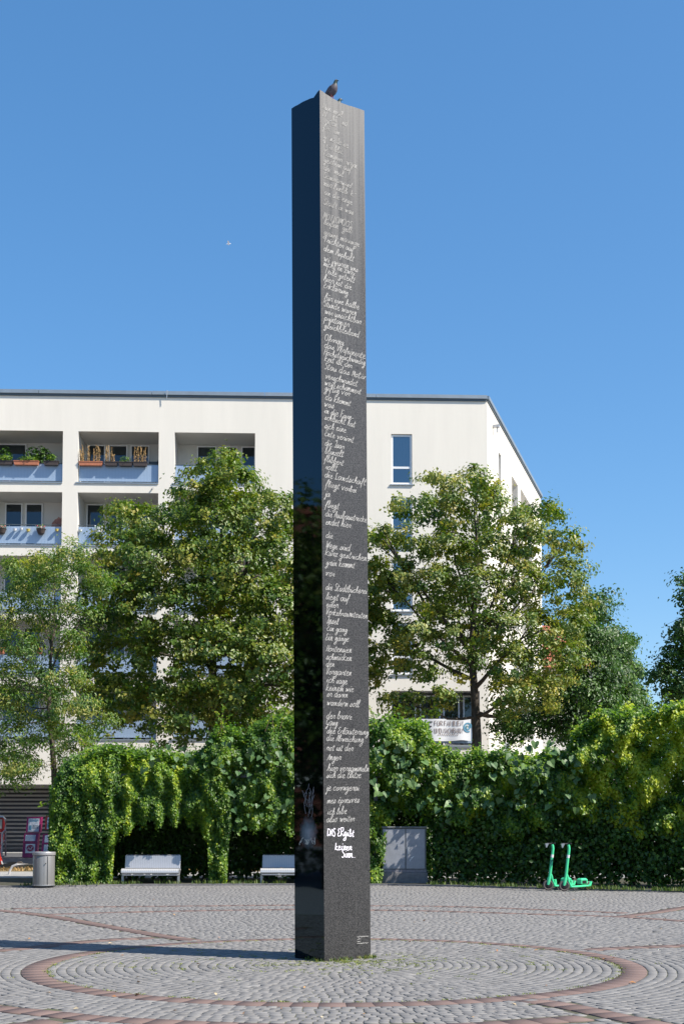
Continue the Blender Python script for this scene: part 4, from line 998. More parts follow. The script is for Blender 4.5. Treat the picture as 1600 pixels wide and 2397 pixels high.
T3 = [(1470,1500,10),(1476,1580,22),(1486,1630,22),(1488,1672,30),(1470,1650,26)]
tree('street_tree', 'farthest of the street trees, small and narrow against the sky', T3, 78.0, 1480, .2, 8000, .18, M['street_leaf'], 47, depth=.9, clump=.5, tone=(.38, .15), group='street trees receding along the side street')
T4 = [(1608,1370,26),(1625,1430,46),(1596,1480,28),(1645,1520,66),(1585,1540,32),(1548,1583,20),(1522,1594,12),(1592,1610,36),(1655,1640,66),(1575,1652,28),(1680,1440,60),(1700,1560,70)]
tree('plane_tree', 'dark leafy tree cut off by the right edge of the frame', T4, 44.0, 1690, .22, 17000, .13, M['street_leaf'], 53, depth=.7, clump=.34, tone=(.22, .12))

# far house whose eaves show between the street trees
hy = 96.0; e1, e0 = at(1490, 1562, hy), at(1330, 1452, hy)
hx1, hx0 = e1.x, e1.x - 14; ez_ = e1.z
far = thing('far_house', (hx0, hy, 0), 'distant house with an orange tiled roof behind the street trees', 'house')
MB().box(hx0, hx1-.5, hy, hy+14, 0, ez_).build('wall', M['plaster'], far, (hx0, hy, 0))
MB().add([(hx0-.6,hy-.8,ez_-.1),(hx1,hy-.8,ez_-.1),(hx1,hy+15,ez_-.1),(hx0-.6,hy+15,ez_-.1),(hx0+3,hy+7,ez_+4.2),(hx1-4,hy+7,ez_+4.2)], ((0,1,5,4),(1,2,5),(2,3,4,5),(3,0,4),(3,2,1,0))).build('roof', M['rooftile'], far, (hx0, hy, 0))
for i in range(3):
    for j in range(5):
        x = hx0 + 1.5 + i*4; z = 2 + j*2.9
        if z + 1.6 < ez_: MB().box(x, x+1.2, hy-.04, hy-.003, z, z+1.6).build('window', M['glass2'] if False else M['steel_dark'], far, (hx0, hy, 0))

# ---------------------------------------------------------------- pergola, vines and hedge
YF = lambda x: lerp([(-9, 34.7), (-1, 34.9), (2, 34.9), (4.6, 34.0), (8, 32.6), (12, 31)], x)
KP = F / 34.6
def gx(px): return (px - 800) / KP
def gz(py, x=0): return at(800, py, YF(x)).z
perg = thing('pergola', (0, 36, 0), 'steel pergola frame buried under the climbing vines', 'pergola')
for px in (195, 512, 700, 880):
    x = gx(px)
    for dy in (.35, 2.6): MB().box(x-.05, x+.05, YF(x)+dy-.05, YF(x)+dy+.05, 0, 2.75).build('post', M['steel_dark'], perg, (0, 36, 0))
    MB().box(x-.04, x+.04, YF(x)+.1, YF(x)+3.0, 2.755, 2.86).build('rafter', M['steel_dark'], perg, (0, 36, 0))
for dy in (.35, 2.6): MB().box(gx(130), gx(900), 34.8+dy-.04, 34.8+dy+.04, 2.865, 2.96).build('beam', M['steel_dark'], perg, (0, 36, 0))

def vnoise(seed):
    g_ = np.random.default_rng(seed); ph = g_.uniform(0, 6.28, (6, 3)); fr = g_.uniform(.5, 2.6, (6, 3))
    return lambda x, z: sum(np.sin(x*fr[i,0] + ph[i,0]) * np.sin(z*fr[i,1]*1.2 + ph[i,1]) for i in range(6)) / 3.2
LT = [(118,1895),(126,1835),(145,1790),(175,1766),(215,1750),(260,1744),(330,1757),(420,1766),(475,1758),(500,1712),(540,1700),(575,1718),(605,1690),(650,1672),(700,1680),(760,1690)]
LBt = [(118,2095),(262,2095),(268,1985),(285,1950),(320,1928),(360,1918),(420,1916),(460,1932),(487,1955),(492,2078),(530,2078),(536,1960),(560,1934),(620,1938),(700,1945),(760,1945)]
RT = [(760,1690),(866,1690),(900,1680),(960,1685),(1000,1690),(1014,1738),(1050,1764),(1085,1768),(1110,1756),(1200,1764),(1260,1768),(1325,1762),(1345,1705),(1400,1668),(1450,1655),(1490,1668),(1530,1660),(1600,1640),(1760,1630)]
RB = [(760,1945),(850,1950),(864,2085),(892,2070),(906,1925),(940,1900),(985,1900),(1010,1930),(1060,1915),(1100,1945),(1150,1930),(1200,1972),(1260,1930),(1300,1915),(1400,1915),(1500,1955),(1600,1945),(1760,1945)]
def drape(n, px0, px1, TOP, BOT, seed, size, tonef, thick=.55, bulge=.25, roofd=2.6, colf=0.0, rough=1.0):
    """leaves of a climbing plant hanging as a curtain; returns P,N,D,size,tone"""
    g_ = np.random.default_rng(seed); px = g_.uniform(px0, px1, n); nz = vnoise(seed); nz2 = vnoise(seed+1); nz3 = vnoise(seed + 5)
    tx = np.interp(px, [a for a, b in TOP], [b for a, b in TOP]); bx = np.interp(px, [a for a, b in BOT], [b for a, b in BOT])
    x = (px - 800) / KP; strand = nz3(x*7.0, x*0)          # long and short hanging strands
    bx = bx + 18 * strand + g_.normal(0, 6, n); tx = tx + rough*(8*nz2(x*3, x) + 5*nz(x*9, x)) + g_.normal(0, 4*rough, n)
    f = g_.random(n)**.95; py = tx + (bx - tx)*f
    yf = np.interp(x, [-9,-1,2,4.6,8,12], [34.7,34.9,34.9,34.0,32.6,31])
    z = np.array([gz(p, xx) for p, xx in zip(py, x)])
    ft = np.clip((py - tx) / 70.0, 0, 1)                     # rounded shoulder at the top
    y = yf - bulge*nz(x*2.2, z*2.0) - .16*nz2(x*7.0, z*3.5) - colf*strand + (1-ft)**2 * .7 + np.abs(g_.normal(0, 1, n))*thick*.5
    sc = y / 34.6; X = x * sc
    keep = z > .02; P = np.stack([X, y, z], 1)[keep]; m = keep.sum()
    slope = np.stack([np.zeros(m), np.zeros(m), np.zeros(m)], 1)
    N = unit(np.stack([g_.normal(.15, .45, m), -1 + g_.normal(0, .3, m), .7 + (1-ft[keep])*1.2 + g_.normal(0, .4, m)], 1))
    D = np.stack([g_.normal(0, .5, m), g_.normal(-.2, .3, m), -1 + g_.normal(0, .35, m)], 1)
    tone = tonef(px[keep], py[keep], x[keep], z[keep], strand[keep], f[keep], g_)
    return P, N, D, size * g_.uniform(.6, 1.3, m), tone
def canopy(n, px0, px1, TOP, seed, size, tone, depth=3.0):
    g_ = np.random.default_rng(seed); px = g_.uniform(px0, px1, n); x = (px-800)/KP; nz = vnoise(seed)
    ty = np.interp(px, [a for a, b in TOP], [b for a, b in TOP]); d = g_.uniform(.2, depth, n); yf = np.interp(x, [-9,-1,2,4.6,8,12], [34.7,34.9,34.9,34.0,32.6,31])
    z = np.array([gz(p, xx) for p, xx in zip(ty, x)]) - .15 + .12*nz(x*2, d*2) + g_.normal(0, .12, n) - .25*np.clip((px0 + 60 - px)/60, 0, 1)
    P = np.stack([x*(yf+d)/34.6, yf + d, z], 1); N = unit(g_.normal(size=(n,3))*.5 + np.array([0, -.25, 1])); D = g_.normal(size=(n,3))
    return P, N, D, size*g_.uniform(.6, 1.3, n), g_.normal(tone, .16, n)
def wallof(n, px0, px1, y_of, z0, z1, seed, size, tone, gapz=.5, thick=.25):
    """the thinner hedge behind: looser towards its foot"""
    g_ = np.random.default_rng(seed); px = g_.uniform(px0, px1, n); x = (px-800)/KP; z = z0 + (z1-z0)*g_.random(n)**.85; nz = vnoise(seed)
    keep = (nz(x*5, z*5)*.6 + g_.normal(0, .5, n) + np.clip((z-z0)/gapz, 0, 1.6) > .35); x = x[keep]; z = z[keep]; m = len(x)
    y = np.array([y_of(v) for v in x]) + g_.normal(0, thick, m) - .2*nz(x*2, z*2)
    P = np.stack([x*y/34.6, y, z], 1); N = unit(np.stack([g_.normal(.1,.6,m), -1+g_.normal(0,.5,m), .5+g_.normal(0,.5,m)], 1)); D = np.stack([g_.normal(0,.8,m), g_.normal(0,.4,m), -.6+g_.normal(0,.6,m)], 1)
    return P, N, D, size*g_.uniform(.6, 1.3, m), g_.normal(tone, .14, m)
def make_foliage(sets, name, matl, parent, org, aspect=.75):
    P = np.concatenate([s_[0] for s_ in sets]); N = np.concatenate([s_[1] for s_ in sets]); D = np.concatenate([s_[2] for s_ in sets]); Z = np.concatenate([s_[3] for s_ in sets]); T = np.concatenate([s_[4] for s_ in sets])
    V, Fc = leaf_arrays(P, N, D, Z, aspect); o = np_mesh(name, V, Fc, matl, parent, np.repeat(T, 2), org); o['kind'] = 'stuff'; return o
def tone_left(px, py, x, z, st, f, g_):
    n1 = vnoise(91)(x*5, z*.6); return .46 + .24*n1 + .25*np.clip(st, 0, 1)*f + .26*np.exp(-((py-1800)/45)**2)*np.exp(-((px-310)/120)**2) + g_.normal(0, .13, len(px)) + .3*(g_.random(len(px)) > .93)
def tone_right(px, py, x, z, st, f, g_):
    n1 = vnoise(92)(x*3, z*2.5); return .50 + .30*n1 + .42*np.clip((px-1300)/120, 0, 1)*(.35 + .65*(n1 > -.2)) + g_.normal(0, .14, len(px)) + .25*(g_.random(len(px)) > .9)
vl = thing('climbing_vine', (gx(420), 35, 0), 'vine curtain draped over the pergola left of the stele, with two arched openings', 'vine', 'vines over the pergola')
make_foliage([drape(74000, 118, 762, LT, LBt, 61, .08, tone_left, colf=.12), drape(15000, 118, 268, LT, LBt, 62, .08, tone_left, thick=.9, colf=.12), drape(7000, 484, 540, LT, LBt, 64, .075, tone_left, thick=.4), canopy(14000, 185, 762, LT, 63, .10, .45)], 'foliage', M['vine'], vl, vl.location)
vr = thing('climbing_vine', (gx(1200), 34, 0), 'broad vine thicket right of the stele with yellow green shoots', 'vine', 'vines over the pergola')
make_foliage([drape(80000, 762, 1760, RT, RB, 71, .098, tone_right, thick=.8, bulge=.5, rough=1.9), canopy(13000, 762, 1760, RT, 73, .11, .5)], 'foliage', M['vine'], vr, vr.location)
# side cheek at the left end
g_ = np.random.default_rng(66); n = 5000; y = g_.uniform(34.9, 37.4, n); z = g_.uniform(0, 2.9, n); P = np.stack([gx(128) + .25*np.maximum(0, z-2.2) + g_.normal(0, .12, n), y, z], 1)
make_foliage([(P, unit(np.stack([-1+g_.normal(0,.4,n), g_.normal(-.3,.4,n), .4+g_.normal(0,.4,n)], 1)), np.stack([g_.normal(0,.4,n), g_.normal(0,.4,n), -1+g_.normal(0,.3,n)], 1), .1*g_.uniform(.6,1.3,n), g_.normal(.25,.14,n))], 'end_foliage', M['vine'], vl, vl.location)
hb = thing('hedge', (0, 37.3, 0), 'dark shaded hedge behind the pergola, thin near the ground', 'hedge')
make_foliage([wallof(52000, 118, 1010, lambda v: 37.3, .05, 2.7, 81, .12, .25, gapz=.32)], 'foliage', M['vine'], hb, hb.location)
for px in range(140, 1010, 55):
    x = gx(px + random.uniform(-12, 12)) * 37.3/34.6; MB().tube([(x, 37.3, 0), (x+random.uniform(-.1,.1), 37.25, 1.2), (x+random.uniform(-.2,.2), 37.3, 2.5)], [.035, .025, .01], 6).build('stem', M['bark'], hb, hb.location)
hr_ = thing('hedge', (6, 34.5, 0), 'shaded hedge under the vine thicket behind the mint green scooters', 'hedge')
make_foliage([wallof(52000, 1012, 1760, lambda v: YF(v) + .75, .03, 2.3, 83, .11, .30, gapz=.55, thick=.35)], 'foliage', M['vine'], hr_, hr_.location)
for px in range(1010, 1740, 60):
    x = gx(px + random.uniform(-15, 15)); y = YF(x) + .9; x *= y/34.6; MB().tube([(x, y, 0), (x+random.uniform(-.1,.1), y, 1.0), (x+random.uniform(-.3,.3), y, 2.2)], [.04, .028, .012], 6).build('stem', M['bark'], hr_, hr_.location)

# large heart-shaped leaves, each one its own blade
def big_leaf_mesh(name, seed):
    g_ = random.Random(seed)
    out = [(0,-.06),(.20,-.20),(.42,-.10),(.47,.14),(.34,.40),(.14,.66),(0,.86),(-.14,.66),(-.36,.38),(-.46,.12),(-.40,-.12),(-.18,-.20)]
    out = [(a + g_.uniform(-.03,.03), b + g_.uniform(-.03,.03)) for a, b in out]; fold = g_.uniform(.12, .3)
    vs = [(0, .22, 0)] + [(a, b, abs(a)*fold - .10*max(0, b)**2 + g_.uniform(-.02,.02)) for a, b in out]
    me = bpy.data.meshes.new(name); me.from_pydata(vs, [], [(0, 1+i, 1+(i+1) % 12) for i in range(12)]); return me
BLM = []
for k in range(6):
    me = big_leaf_mesh('leaf', k); me.materials.append(M['big_leaf' if k % 3 else 'big_leaf2']); BLM.append(me)
def big_leaves(parent, spots, seed):
    g_ = random.Random(seed)
    for (px, py, s_) in spots:
        x = gx(px); y = YF(x) - .12 - g_.uniform(0, .30); x *= y/34.6; z = at(px, py, y).z
        o = bpy.data.objects.new('leaf', g_.choice(BLM)); COL.objects.link(o); o.parent = parent
        Nn = Vector((g_.gauss(.1,.6), -1, g_.gauss(.45,.5))).normalized(); Dd = Vector((g_.gauss(0,.6), g_.gauss(-.25,.3), -1)); Dd = (Dd - Nn*Dd.dot(Nn)).normalized(); Xx = Dd.cross(Nn)
        m_ = Matrix((Xx, Dd, Nn)).transposed().to_4x4(); m_.translation = Vector((x, y, z)) - Vector(parent.location)
        o.matrix_local = m_ @ Matrix.Diagonal((s_, s_, s_, 1))
g_ = random.Random(5); sp1 = []
for k in range(110):
    u_ = g_.random()
    if u_ < .62: px, py = g_.gauss(610, 55), g_.gauss(1795, 55)
    elif u_ < .82: px, py = g_.uniform(330, 560), g_.gauss(1772, 16)
    else: px, py = g_.uniform(545, 700), g_.gauss(1895, 30)
    if px < 745 and py > 1722: sp1.append((px, min(py, 1945), g_.uniform(.10, .22)))
big_leaves(vl, sp1, 6)
sp2 = []
for k in range(190):
    u_ = g_.random()
    if u_ < .32: px, py = g_.gauss(930, 42), g_.gauss(1790, 45)
    elif u_ < .72: px, py = g_.gauss(1185, 75), g_.gauss(1835, 38)
    elif u_ < .9: px, py = g_.gauss(1300, 50), g_.gauss(1790, 30)
    else: px, py = g_.uniform(880, 1330), g_.uniform(1850, 1900)
    if 868 < px and py > 1725: sp2.append((px, py, g_.uniform(.11, .25)))
big_leaves(vr, sp2, 8)
# loose shoots above and in front of the thickets
def shoots(parent, lst, seed):
    g_ = random.Random(seed); npg = np.random.default_rng(seed)
    for (px, py, dx, dz) in lst:
        x = gx(px); y = YF(x) - .2 + g_.uniform(0, .5); x *= y/34.6; p = Vector((x, y, at(px, py, y).z)); e_ = p + Vector((dx, -.1, dz)); m_ = p.lerp(e_, .55) + Vector((dx*.1, 0, abs(dz)*.18))
        st = MB().tube([p, m_, e_], [.012, .008, .003], 5).build('shoot', mat('shoot_stem', (.16, .12, .05), .7) if 'shoot_stem' not in bpy.data.materials else bpy.data.materials['shoot_stem'], parent, parent.location)
        n = 26; ts_ = npg.random(n); P = np.array([tuple(p.lerp(m_, t*2) if t < .5 else m_.lerp(e_, t*2-1)) for t in ts_]) + npg.normal(0, .03, (n, 3))
        V, Fc = leaf_arrays(P, unit(npg.normal(size=(n,3))*.6 + np.array([0,-.6,.6])), npg.normal(size=(n,3)), npg.uniform(.06, .12, n), .5)
        np_mesh('shoot_leaves', V, Fc, M['vine'], st, np.repeat(npg.normal(.7, .15, n), 2), parent.location)['kind'] = 'stuff'
shoots(vl, [(515,1715,.1,.75),(525,1715,-.25,.6),(508,1720,.35,.5),(620,1712,.3,.7),(640,1712,-.1,.8),(655,1705,.2,.6),(200,1745,-.3,.3),(128,1875,-.35,-.12),(300,1752,.3,.3),(350,1758,.1,.3)], 3)
shoots(vr, [(1010,1740,.35,-.25),(1150,1752,.2,.45),(1185,1758,.5,.25),(1255,1880,-.5,-.2),(1330,1720,.2,.5),(1240,1860,-.6,-.3),(1300,1870,.6,-.1),(1500,1850,.3,-.9),(1480,1720,.4,.3),(1540,1660,.3,.4),(1090,1800,.5,.1),(1440,1790,-.4,.2),(880,1690,-.2,.4),(910,1685,.3,.4)], 4)
# low growth at the foot of the hedges
sp_ = []
for k in range(210):
    px = random.uniform(60, 1640); x = gx(px); y = E(x) + abs(random.gauss(0, .16)) + .03
    if 560 < px < 700 or 280 < px < 430:
        if random.random() < .6: continue
    if 893 < px < 1003: continue
    sp_.append((x*y/34.6, y, .04))
tag(blades('verge_grass', sp_, 14, .11, M['verge'], spread=.13, wid=.010), 'rough grass and weeds along the foot of the hedge', 'grass', kind='stuff')
sp_ = [(random.uniform(-14, 14), random.uniform(42.2, 46.2), .1) for k in range(1500)]
tag(blades('dry_grass', sp_, 8, .10, M['straw'], spread=.2, wid=.015), 'short parched grass behind the footpath', 'grass', kind='stuff')

# ---------------------------------------------------------------- street furniture
def bench(loc, label):
    t = thing('bench', loc, label, 'bench', 'wire mesh benches under the pergola')
    W = .76; mi_ = M['bench_mesh']
    # x along the bench, y away from the viewer
    def sheet(prof, x0, x1, name, th=.012):
        mb = MB(); n = len(prof); vs = []
        for x in (x0, x1):
            for i, (y, z) in enumerate(prof):
                a, c = prof[max(i-1,0)], prof[min(i+1,n-1)]; ty, tz = c[0]-a[0], c[1]-a[1]; l = math.hypot(ty, tz)
                vs += [(x, y, z), (x, y - tz/l*th, z + ty/l*th)]
        m2 = 2*n
        for i in range(n-1):
            a, b_ = 2*i, 2*i+2
            mb_f = [(a, b_, m2+b_, m2+a), (a+1, m2+a+1, m2+b_+1, b_+1), (a, a+1, b_+1, b_), (m2+a, m2+b_, m2+b_+1, m2+a+1)]
            for f_ in mb_f: fs_.append(f_)
        fs_.append((0, m2, m2+1, 1)); e_ = 2*(n-1); fs_.append((e_, e_+1, m2+e_+1, m2+e_)); mb.add(vs, fs_); return mb.build(name, mi_ if name == 'seat' else M['bench_back_shade'], t, smooth=True)
    fs_ = []; seat = sheet([(-.02,.30),(-.05,.335),(-.045,.375),(-.01,.405),(.05,.42),(.15,.41),(.27,.395),(.38,.385),(.43,.40)], -W, W, 'seat')
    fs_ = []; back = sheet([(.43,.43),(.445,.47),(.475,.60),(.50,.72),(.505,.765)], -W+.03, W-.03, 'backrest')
    MB().tube([(-W+.03,.435,.42),(-W+.03,.51,.755),(-W+.06,.512,.785),(W-.06,.512,.785),(W-.03,.51,.755),(W-.03,.435,.42)], .014, 8).build('back_frame', M['steel'], t, smooth=True)
    MB().tube([(-W+.02,.40,.36),(-W-.01,.0,.27),(-W+.04,-.06,.26),(W-.04,-.06,.26),(W+.01,.0,.27),(W-.02,.40,.36)], .016, 8).build('seat_frame', M['steel'], t, smooth=True)
    for s_ in (-1, 1):
        MB().box(s_*(W-.02)-.03, s_*(W-.02)+.03, .08, .13, 0, .40).build('leg', M['steel'], t)
        MB().box(s_*(W-.02)-.02, s_*(W-.02)+.02, .10, .44, .355, .385).build('bracket', M['steel'], t)
    return t
p1 = gnd(350, 2072); bench((p1.x, p1.y + .1, 0), 'silver wire mesh bench under the first pergola arch beside the vine curtain')
p2 = gnd(676, 2071); bench((p2.x, p2.y + .1, 0), 'silver wire mesh bench partly hidden behind the stele')

p = gnd(96.5, 2079); t = thing('litter_bin', (p.x, p.y + .28, 0), 'grey punched steel litter bin at the plaza edge', 'bin')
MB().lathe([(.235, .0), (.24, .015), (.24, .05)], 32).build('base', M['steel_dark'], t, smooth=True)
MB().lathe([(.272, .052), (.272, .06), (.272, .80), (.265, .815)], 40).build('drum', M['bin_mesh'], t, smooth=True)
MB().lathe([(.285, .055), (.29, .06), (.29, .075), (.28, .08)], 40).build('foot_ring', M['steel'], t, smooth=True)
MB().lathe([(.270, .82), (.288, .825), (.29, .86), (.29, .895), (.283, .905), (.24, .905), (.235, .86)], 40).build('rim', mat('bin_rim_steel', (.34, .33, .33), .4, .4), t, smooth=True)
MB().tube([(.11, -.262, .62), (.11, -.29, .62)], .012, 8).build('lock', M['black'], t)
MB().box(.148, .154, -.24, -.215, .06, .80).build('seam', M['steel_dark'], t)

# control cabinet
pl_, pr_ = gnd(890, 2071), gnd(1001, 2071); w_ = pr_.x - pl_.x; t = thing('control_cabinet', ((pl_.x+pr_.x)/2, pl_.y + .12, 0), 'grey steel electrical cabinet with two doors on a concrete plinth', 'cabinet')
h2 = w_/2
MB().bevbox(-h2, h2, 0, .46, -.02, .32, .012).build('plinth', M['concrete'], t)
MB().bevbox(-h2+.05, h2-.03, .02, .42, .322, .40, .006).build('base_rail', mat('cabinet_base', (.20, .19, .21), .7, var=.3, vscale=12), t)
MB().bevbox(-h2+.06, h2-.04, .03, .40, .402, 1.50, .008).build('body', M['cabinet_roof'], t)
cxm = -h2 + .06 + (w_-.10)*.53
d1 = MB().bevbox(-h2+.075, cxm-.016, .012, .028, .42, 1.475, .004).build('door', M['cabinet'], t)
d2 = MB().bevbox(cxm+.016, h2-.075, .012, .028, .42, 1.475, .004).build('door', M['cabinet'], t)
MB().bevbox(cxm+.055, cxm+.095, -.008, .010, .80, .99, .004).build('handle', M['steel'], d2)
MB().bevbox(-h2+.04, h2-.02, -.01, .44, 1.502, 1.545, .01).build('roof', M['cabinet_roof'], t)
mb = MB()
for k in range(3): ribbon(mb, [(cxm+.10+.02*k, .62+.04*k), (cxm+.16+.03*k, .69+.03*k)], .012, lambda a, b_, o: Vector((a, .010, b_)))
mb.build('scratch', M['white'], d2)

# mint green kick scooters, front wheel turned, deck pointing back to the right
def scooter(loc, label, wrap):
    t = thing('kick_scooter', loc, label, 'scooter', 'mint green kick scooters by the hedge')
    def wheel(c, ang, r_=.13):
        ca, sa = math.cos(ang), math.sin(ang)
        tf = lambda v: Vector((c[0] + v.x*ca - v.z*sa*1.0, c[1] + v.x*sa + v.z*ca, c[2] + v.y))
        w0 = MB(); n = 24; vs = []; fs = []; m_ = 8
        for i in range(n):
            q = 2*math.pi*i/n
            for j in range(m_):
                a = 2*math.pi*j/m_; rr = r_ - .026 + .026*math.cos(a); vs.append(tf(Vector((rr*math.cos(q), rr*math.sin(q), .024*math.sin(a)))))
        for i in range(n):
            for j in range(m_): fs.append((i*m_+j, ((i+1)%n)*m_+j, ((i+1)%n)*m_+(j+1)%m_, i*m_+(j+1)%m_))
        wh = w0.add(vs, fs).build('wheel', M['rubber'], t, smooth=True)
        MB().lathe([(.02,-.03),(.06,-.022),(.085,-.012),(.085,.012),(.06,.022),(.02,.03)], 18, tf=lambda v: tf(Vector((v.x, v.y, v.z)))).build('rim', M['black'], wh, smooth=True)
    wheel((0, 0, .13), 0.0)
    # stem: flattened tube leaning back, bent at the top
    def flat(path, wd, dp, name, m_, pr=t):
        mb = MB(); vs = []; n = len(path); k = 10
        for i, (x, z) in enumerate(path):
            a, c = path[max(i-1,0)], path[min(i+1,n-1)]; tx, tz = c[0]-a[0], c[1]-a[1]; l = math.hypot(tx, tz); nx, nz = tz/l, -tx/l
            for j in range(k):
                q = 2*math.pi*j/k; cw = wd[i] if isinstance(wd, list) else wd; vs.append((x + nx*cw*math.cos(q), dp*math.sin(q), z + nz*cw*math.cos(q)))
        fs = [(i*k+j, i*k+(j+1)%k, (i+1)*k+(j+1)%k, (i+1)*k+j) for i in range(n-1) for j in range(k)] + [tuple(range(k-1,-1,-1)), tuple((n-1)*k+j for j in range(k))]
        return mb.add(vs, fs).build(name, m_, pr, smooth=True)
    st = flat([(.035,.30),(.055,.45),(.085,.72),(.115,.92),(.125,1.02),(.118,1.08),(.10,1.12)], [.036,.036,.034,.033,.034,.033,.026], .032, 'stem', M['mint'])
    flat([(.098,.80),(.108,.87)], .0355, .034, 'sticker', M['white'], st)
    if wrap: flat([(.065,.53),(.075,.62),(.088,.74)], [.008,.034,.0345], .0335, 'print', M['mint_dark'], st)
    flat([(-.01,.14),(.005,.20),(.03,.31)], [.034,.046,.048], .045, 'fork', M['mint'])
    flat([(.05,.44),(.085,.36),(.11,.24),(.16,.12)], [.02,.024,.024,.02], .022, 'brace', M['mint'])
    MB().tube([(-.03, 0, 1.135), (.13, 0, 1.13)], .02, 8).build('clamp', M['black'], t)
    for s_ in (-1, 1): MB().tube([(.11, s_*.02, 1.135), (.125, s_*.14, 1.15), (.135, s_*.25, 1.145)], [.016, .015, .019], 8).build('handlebar', M['black'], t)
    MB().prism([(-.07,1.14),(.02,1.14),(.0,1.10),(-.03,1.04),(-.045,1.04)], -.05, .05, lambda a, b_, d: Vector((a, d, b_))).build('headlight', M['steel'], t)
    ca, sa = math.cos(R(42)), math.sin(R(42)); tf = lambda v: Vector((.12 + v.x*ca - v.y*sa, v.x*sa + v.y*ca, v.z))
    MB().bevbox(.0, .66, -.075, .075, .085, .135, .018, tf=tf).build('deck', M['mint'], t)
    MB().box(.05, .42, -.06, .06, .137, .142, tf=tf).build('deck_mat', M['black'], t)
    MB().bevbox(.38, .62, -.07, .07, .143, .30, .03, tf=tf).build('rear_housing', M['mint'], t)
    MB().box(.41, .58, -.0735, -.0705, .17, .25, tf=tf).build('vent', M['black'], t)
    MB().prism([(.60,.13),(.72,.14),(.80,.22),(.83,.21),(.78,.10),(.62,.09)], -.05, .05, lambda a, b_, d: tf(Vector((a, d, b_)))).build('rear_fender', M['mint'], t)
    c = tf(Vector((.72, 0, .11))); wheel((c.x, c.y, .11), R(42), .11)
    MB().tube([tf(Vector((.05,-.07,.1))), tf(Vector((.03,-.16,.0)))], .01, 6).build('kickstand', M['black'], t)
    MB().prism([(.10,.14),(.17,.14),(.15,.27),(.11,.25)], -.03, .03, lambda a, b_, d: tf(Vector((a-.06, d, b_)))).build('head_tube', M['mint'], t)
    return t
s1 = gnd(1282, 2084.5); s2 = gnd(1319.5, 2086.5)
scooter((s1.x, s1.y, 0), 'mint green kick scooter with dark print on its stem, the left of the pair', True)
scooter((s2.x, s2.y, 0), 'mint green kick scooter in front, showing its deck and rear housing', False)

# left edge: hoop barrier, newspaper boxes, rack, red scooter
hy = 40.0; pL, pR = at(22, 2042, hy), at(118, 2022, hy); zt = at(60, 2023, hy).z
t = thing('hoop_barrier', (pL.x, hy, .07), 'low bent steel tube barrier behind the litter bin', 'barrier')
MB().tube([(pL.x, hy, .05), (pL.x+.02, hy, zt-.2), (pL.x+.10, hy, zt-.06), (pL.x+.25, hy, zt), (pL.x+1.4, hy, zt), (pL.x+1.55, hy, zt-.06), (pL.x+1.63, hy, zt-.2), (pL.x+1.65, hy, .05)], .035, 10).build('tube', mat('barrier_steel', (.55, .52, .5), .4, .2), t, t.location, smooth=True)
def news_box(px0, px1, py0, py1, Y, m_, label, kind, front):
    a, c = at(px0, py1, Y), at(px1, py0, Y); x0, x1, z0, z1 = a.x, c.x, a.z, c.z; org = ((x0+x1)/2, Y, z0); t = thing('newspaper_box', org, label, 'newspaper box', 'newspaper boxes in front of the building')
    W = x1-x0; Hh = z1-z0; sk = .04
    tf = lambda v: Vector((x0 + v.x*W + v.z*sk*W, Y + v.y + v.z*.06, z0 + v.z*Hh))
    MB().box(0, 1, 0, .35, 0, 1, tf=tf).build('body', m_, t, org)
    MB().box(-.02, 1.02, -.02, .36, 1.002, 1.05, tf=tf).build('lid', m_, t, org)
    pn = MB().box(front[0], front[1], -.02, -.003, front[2], front[3], tf=tf).build('panel', M['cream_paper'] if kind == 'cream' else M['paper'] if kind != 'logo' else M['white'], t, org)
    if kind == 'logo':
        cx_, cz_ = (front[0]+front[1])/2, (front[2]+front[3])/2 + .03
        MB().add([tf(Vector((cx_ + .27*math.cos(q)*.95, -.03, cz_ + .23*math.sin(q)))) for q in np.linspace(0, 2*math.pi, 25)[:-1]], (tuple(range(24)),)).build('emblem', mat('emblem_red', (.30, .02, .07), .5), pn, org)
        lt = MB()
        for st in ("0,0 1.6,8 3.2,0|.6,2.6 2.6,2.6", "4,8 7,8 4,0 7,0"):
            for s_ in st.split('|'): ribbon(lt, [tuple(float(v) for v in q.split(',')) for q in s_.split()], .9, lambda u, z, o: tf(Vector((cx_ - .17 + u*.048, -.035, cz_ - .10 + z*.026))))
        lt.build('lettering', M['white'], pn, org)
    elif kind == 'poster':
        for k in range(3):
            MB().box(front[0]+.06, front[1]-.06-.1*(k == 2), -.026, -.0205, front[3]-.09-.06*k, front[3]-.06-.06*k, tf=tf).build('headline', M['ink_blue'], pn, org)
        MB().box(front[0]+.05, front[0]+.25, -.026, -.0205, front[2]+.12, front[2]+.42, tf=tf).build('picture', M['ink_blue'], pn, org)
        MB().box(front[0]+.33, front[1]-.05, -.026, -.0205, front[2]+.20, front[2]+.46, tf=tf).build('picture', mat('newsprint_grey', (.28, .33, .38), .6, var=.4, vscale=20), pn, org)
    return t
YB = 54.0
news_box(61, 94, 1914, 1949, YB, M['magenta'], 'magenta newspaper box with a poster, top of its stack', 'poster', (.14, .92, .06, .94))
news_box(55, 88, 1951.5, 1971, YB-.05, M['magenta'], 'magenta newspaper box in the middle of the stack', 'paper', (.12, .84, .12, .86))
news_box(52, 86, 1973.5, 2007, YB-.1, M['magenta'], 'magenta newspaper box with a round emblem, bottom of the stack', 'logo', (.2, .86, .3, .94))
news_box(105.5, 128, 1912, 1942, YB-.3, M['red'], 'red newspaper box beside the vine curtain, top of its stack', 'poster', (.2, .98, .05, .95))
news_box(99, 126, 1953, 1974, YB-.35, M['magenta'], 'middle newspaper box beside the vine curtain', 'paper', (.2, .9, .1, .9))
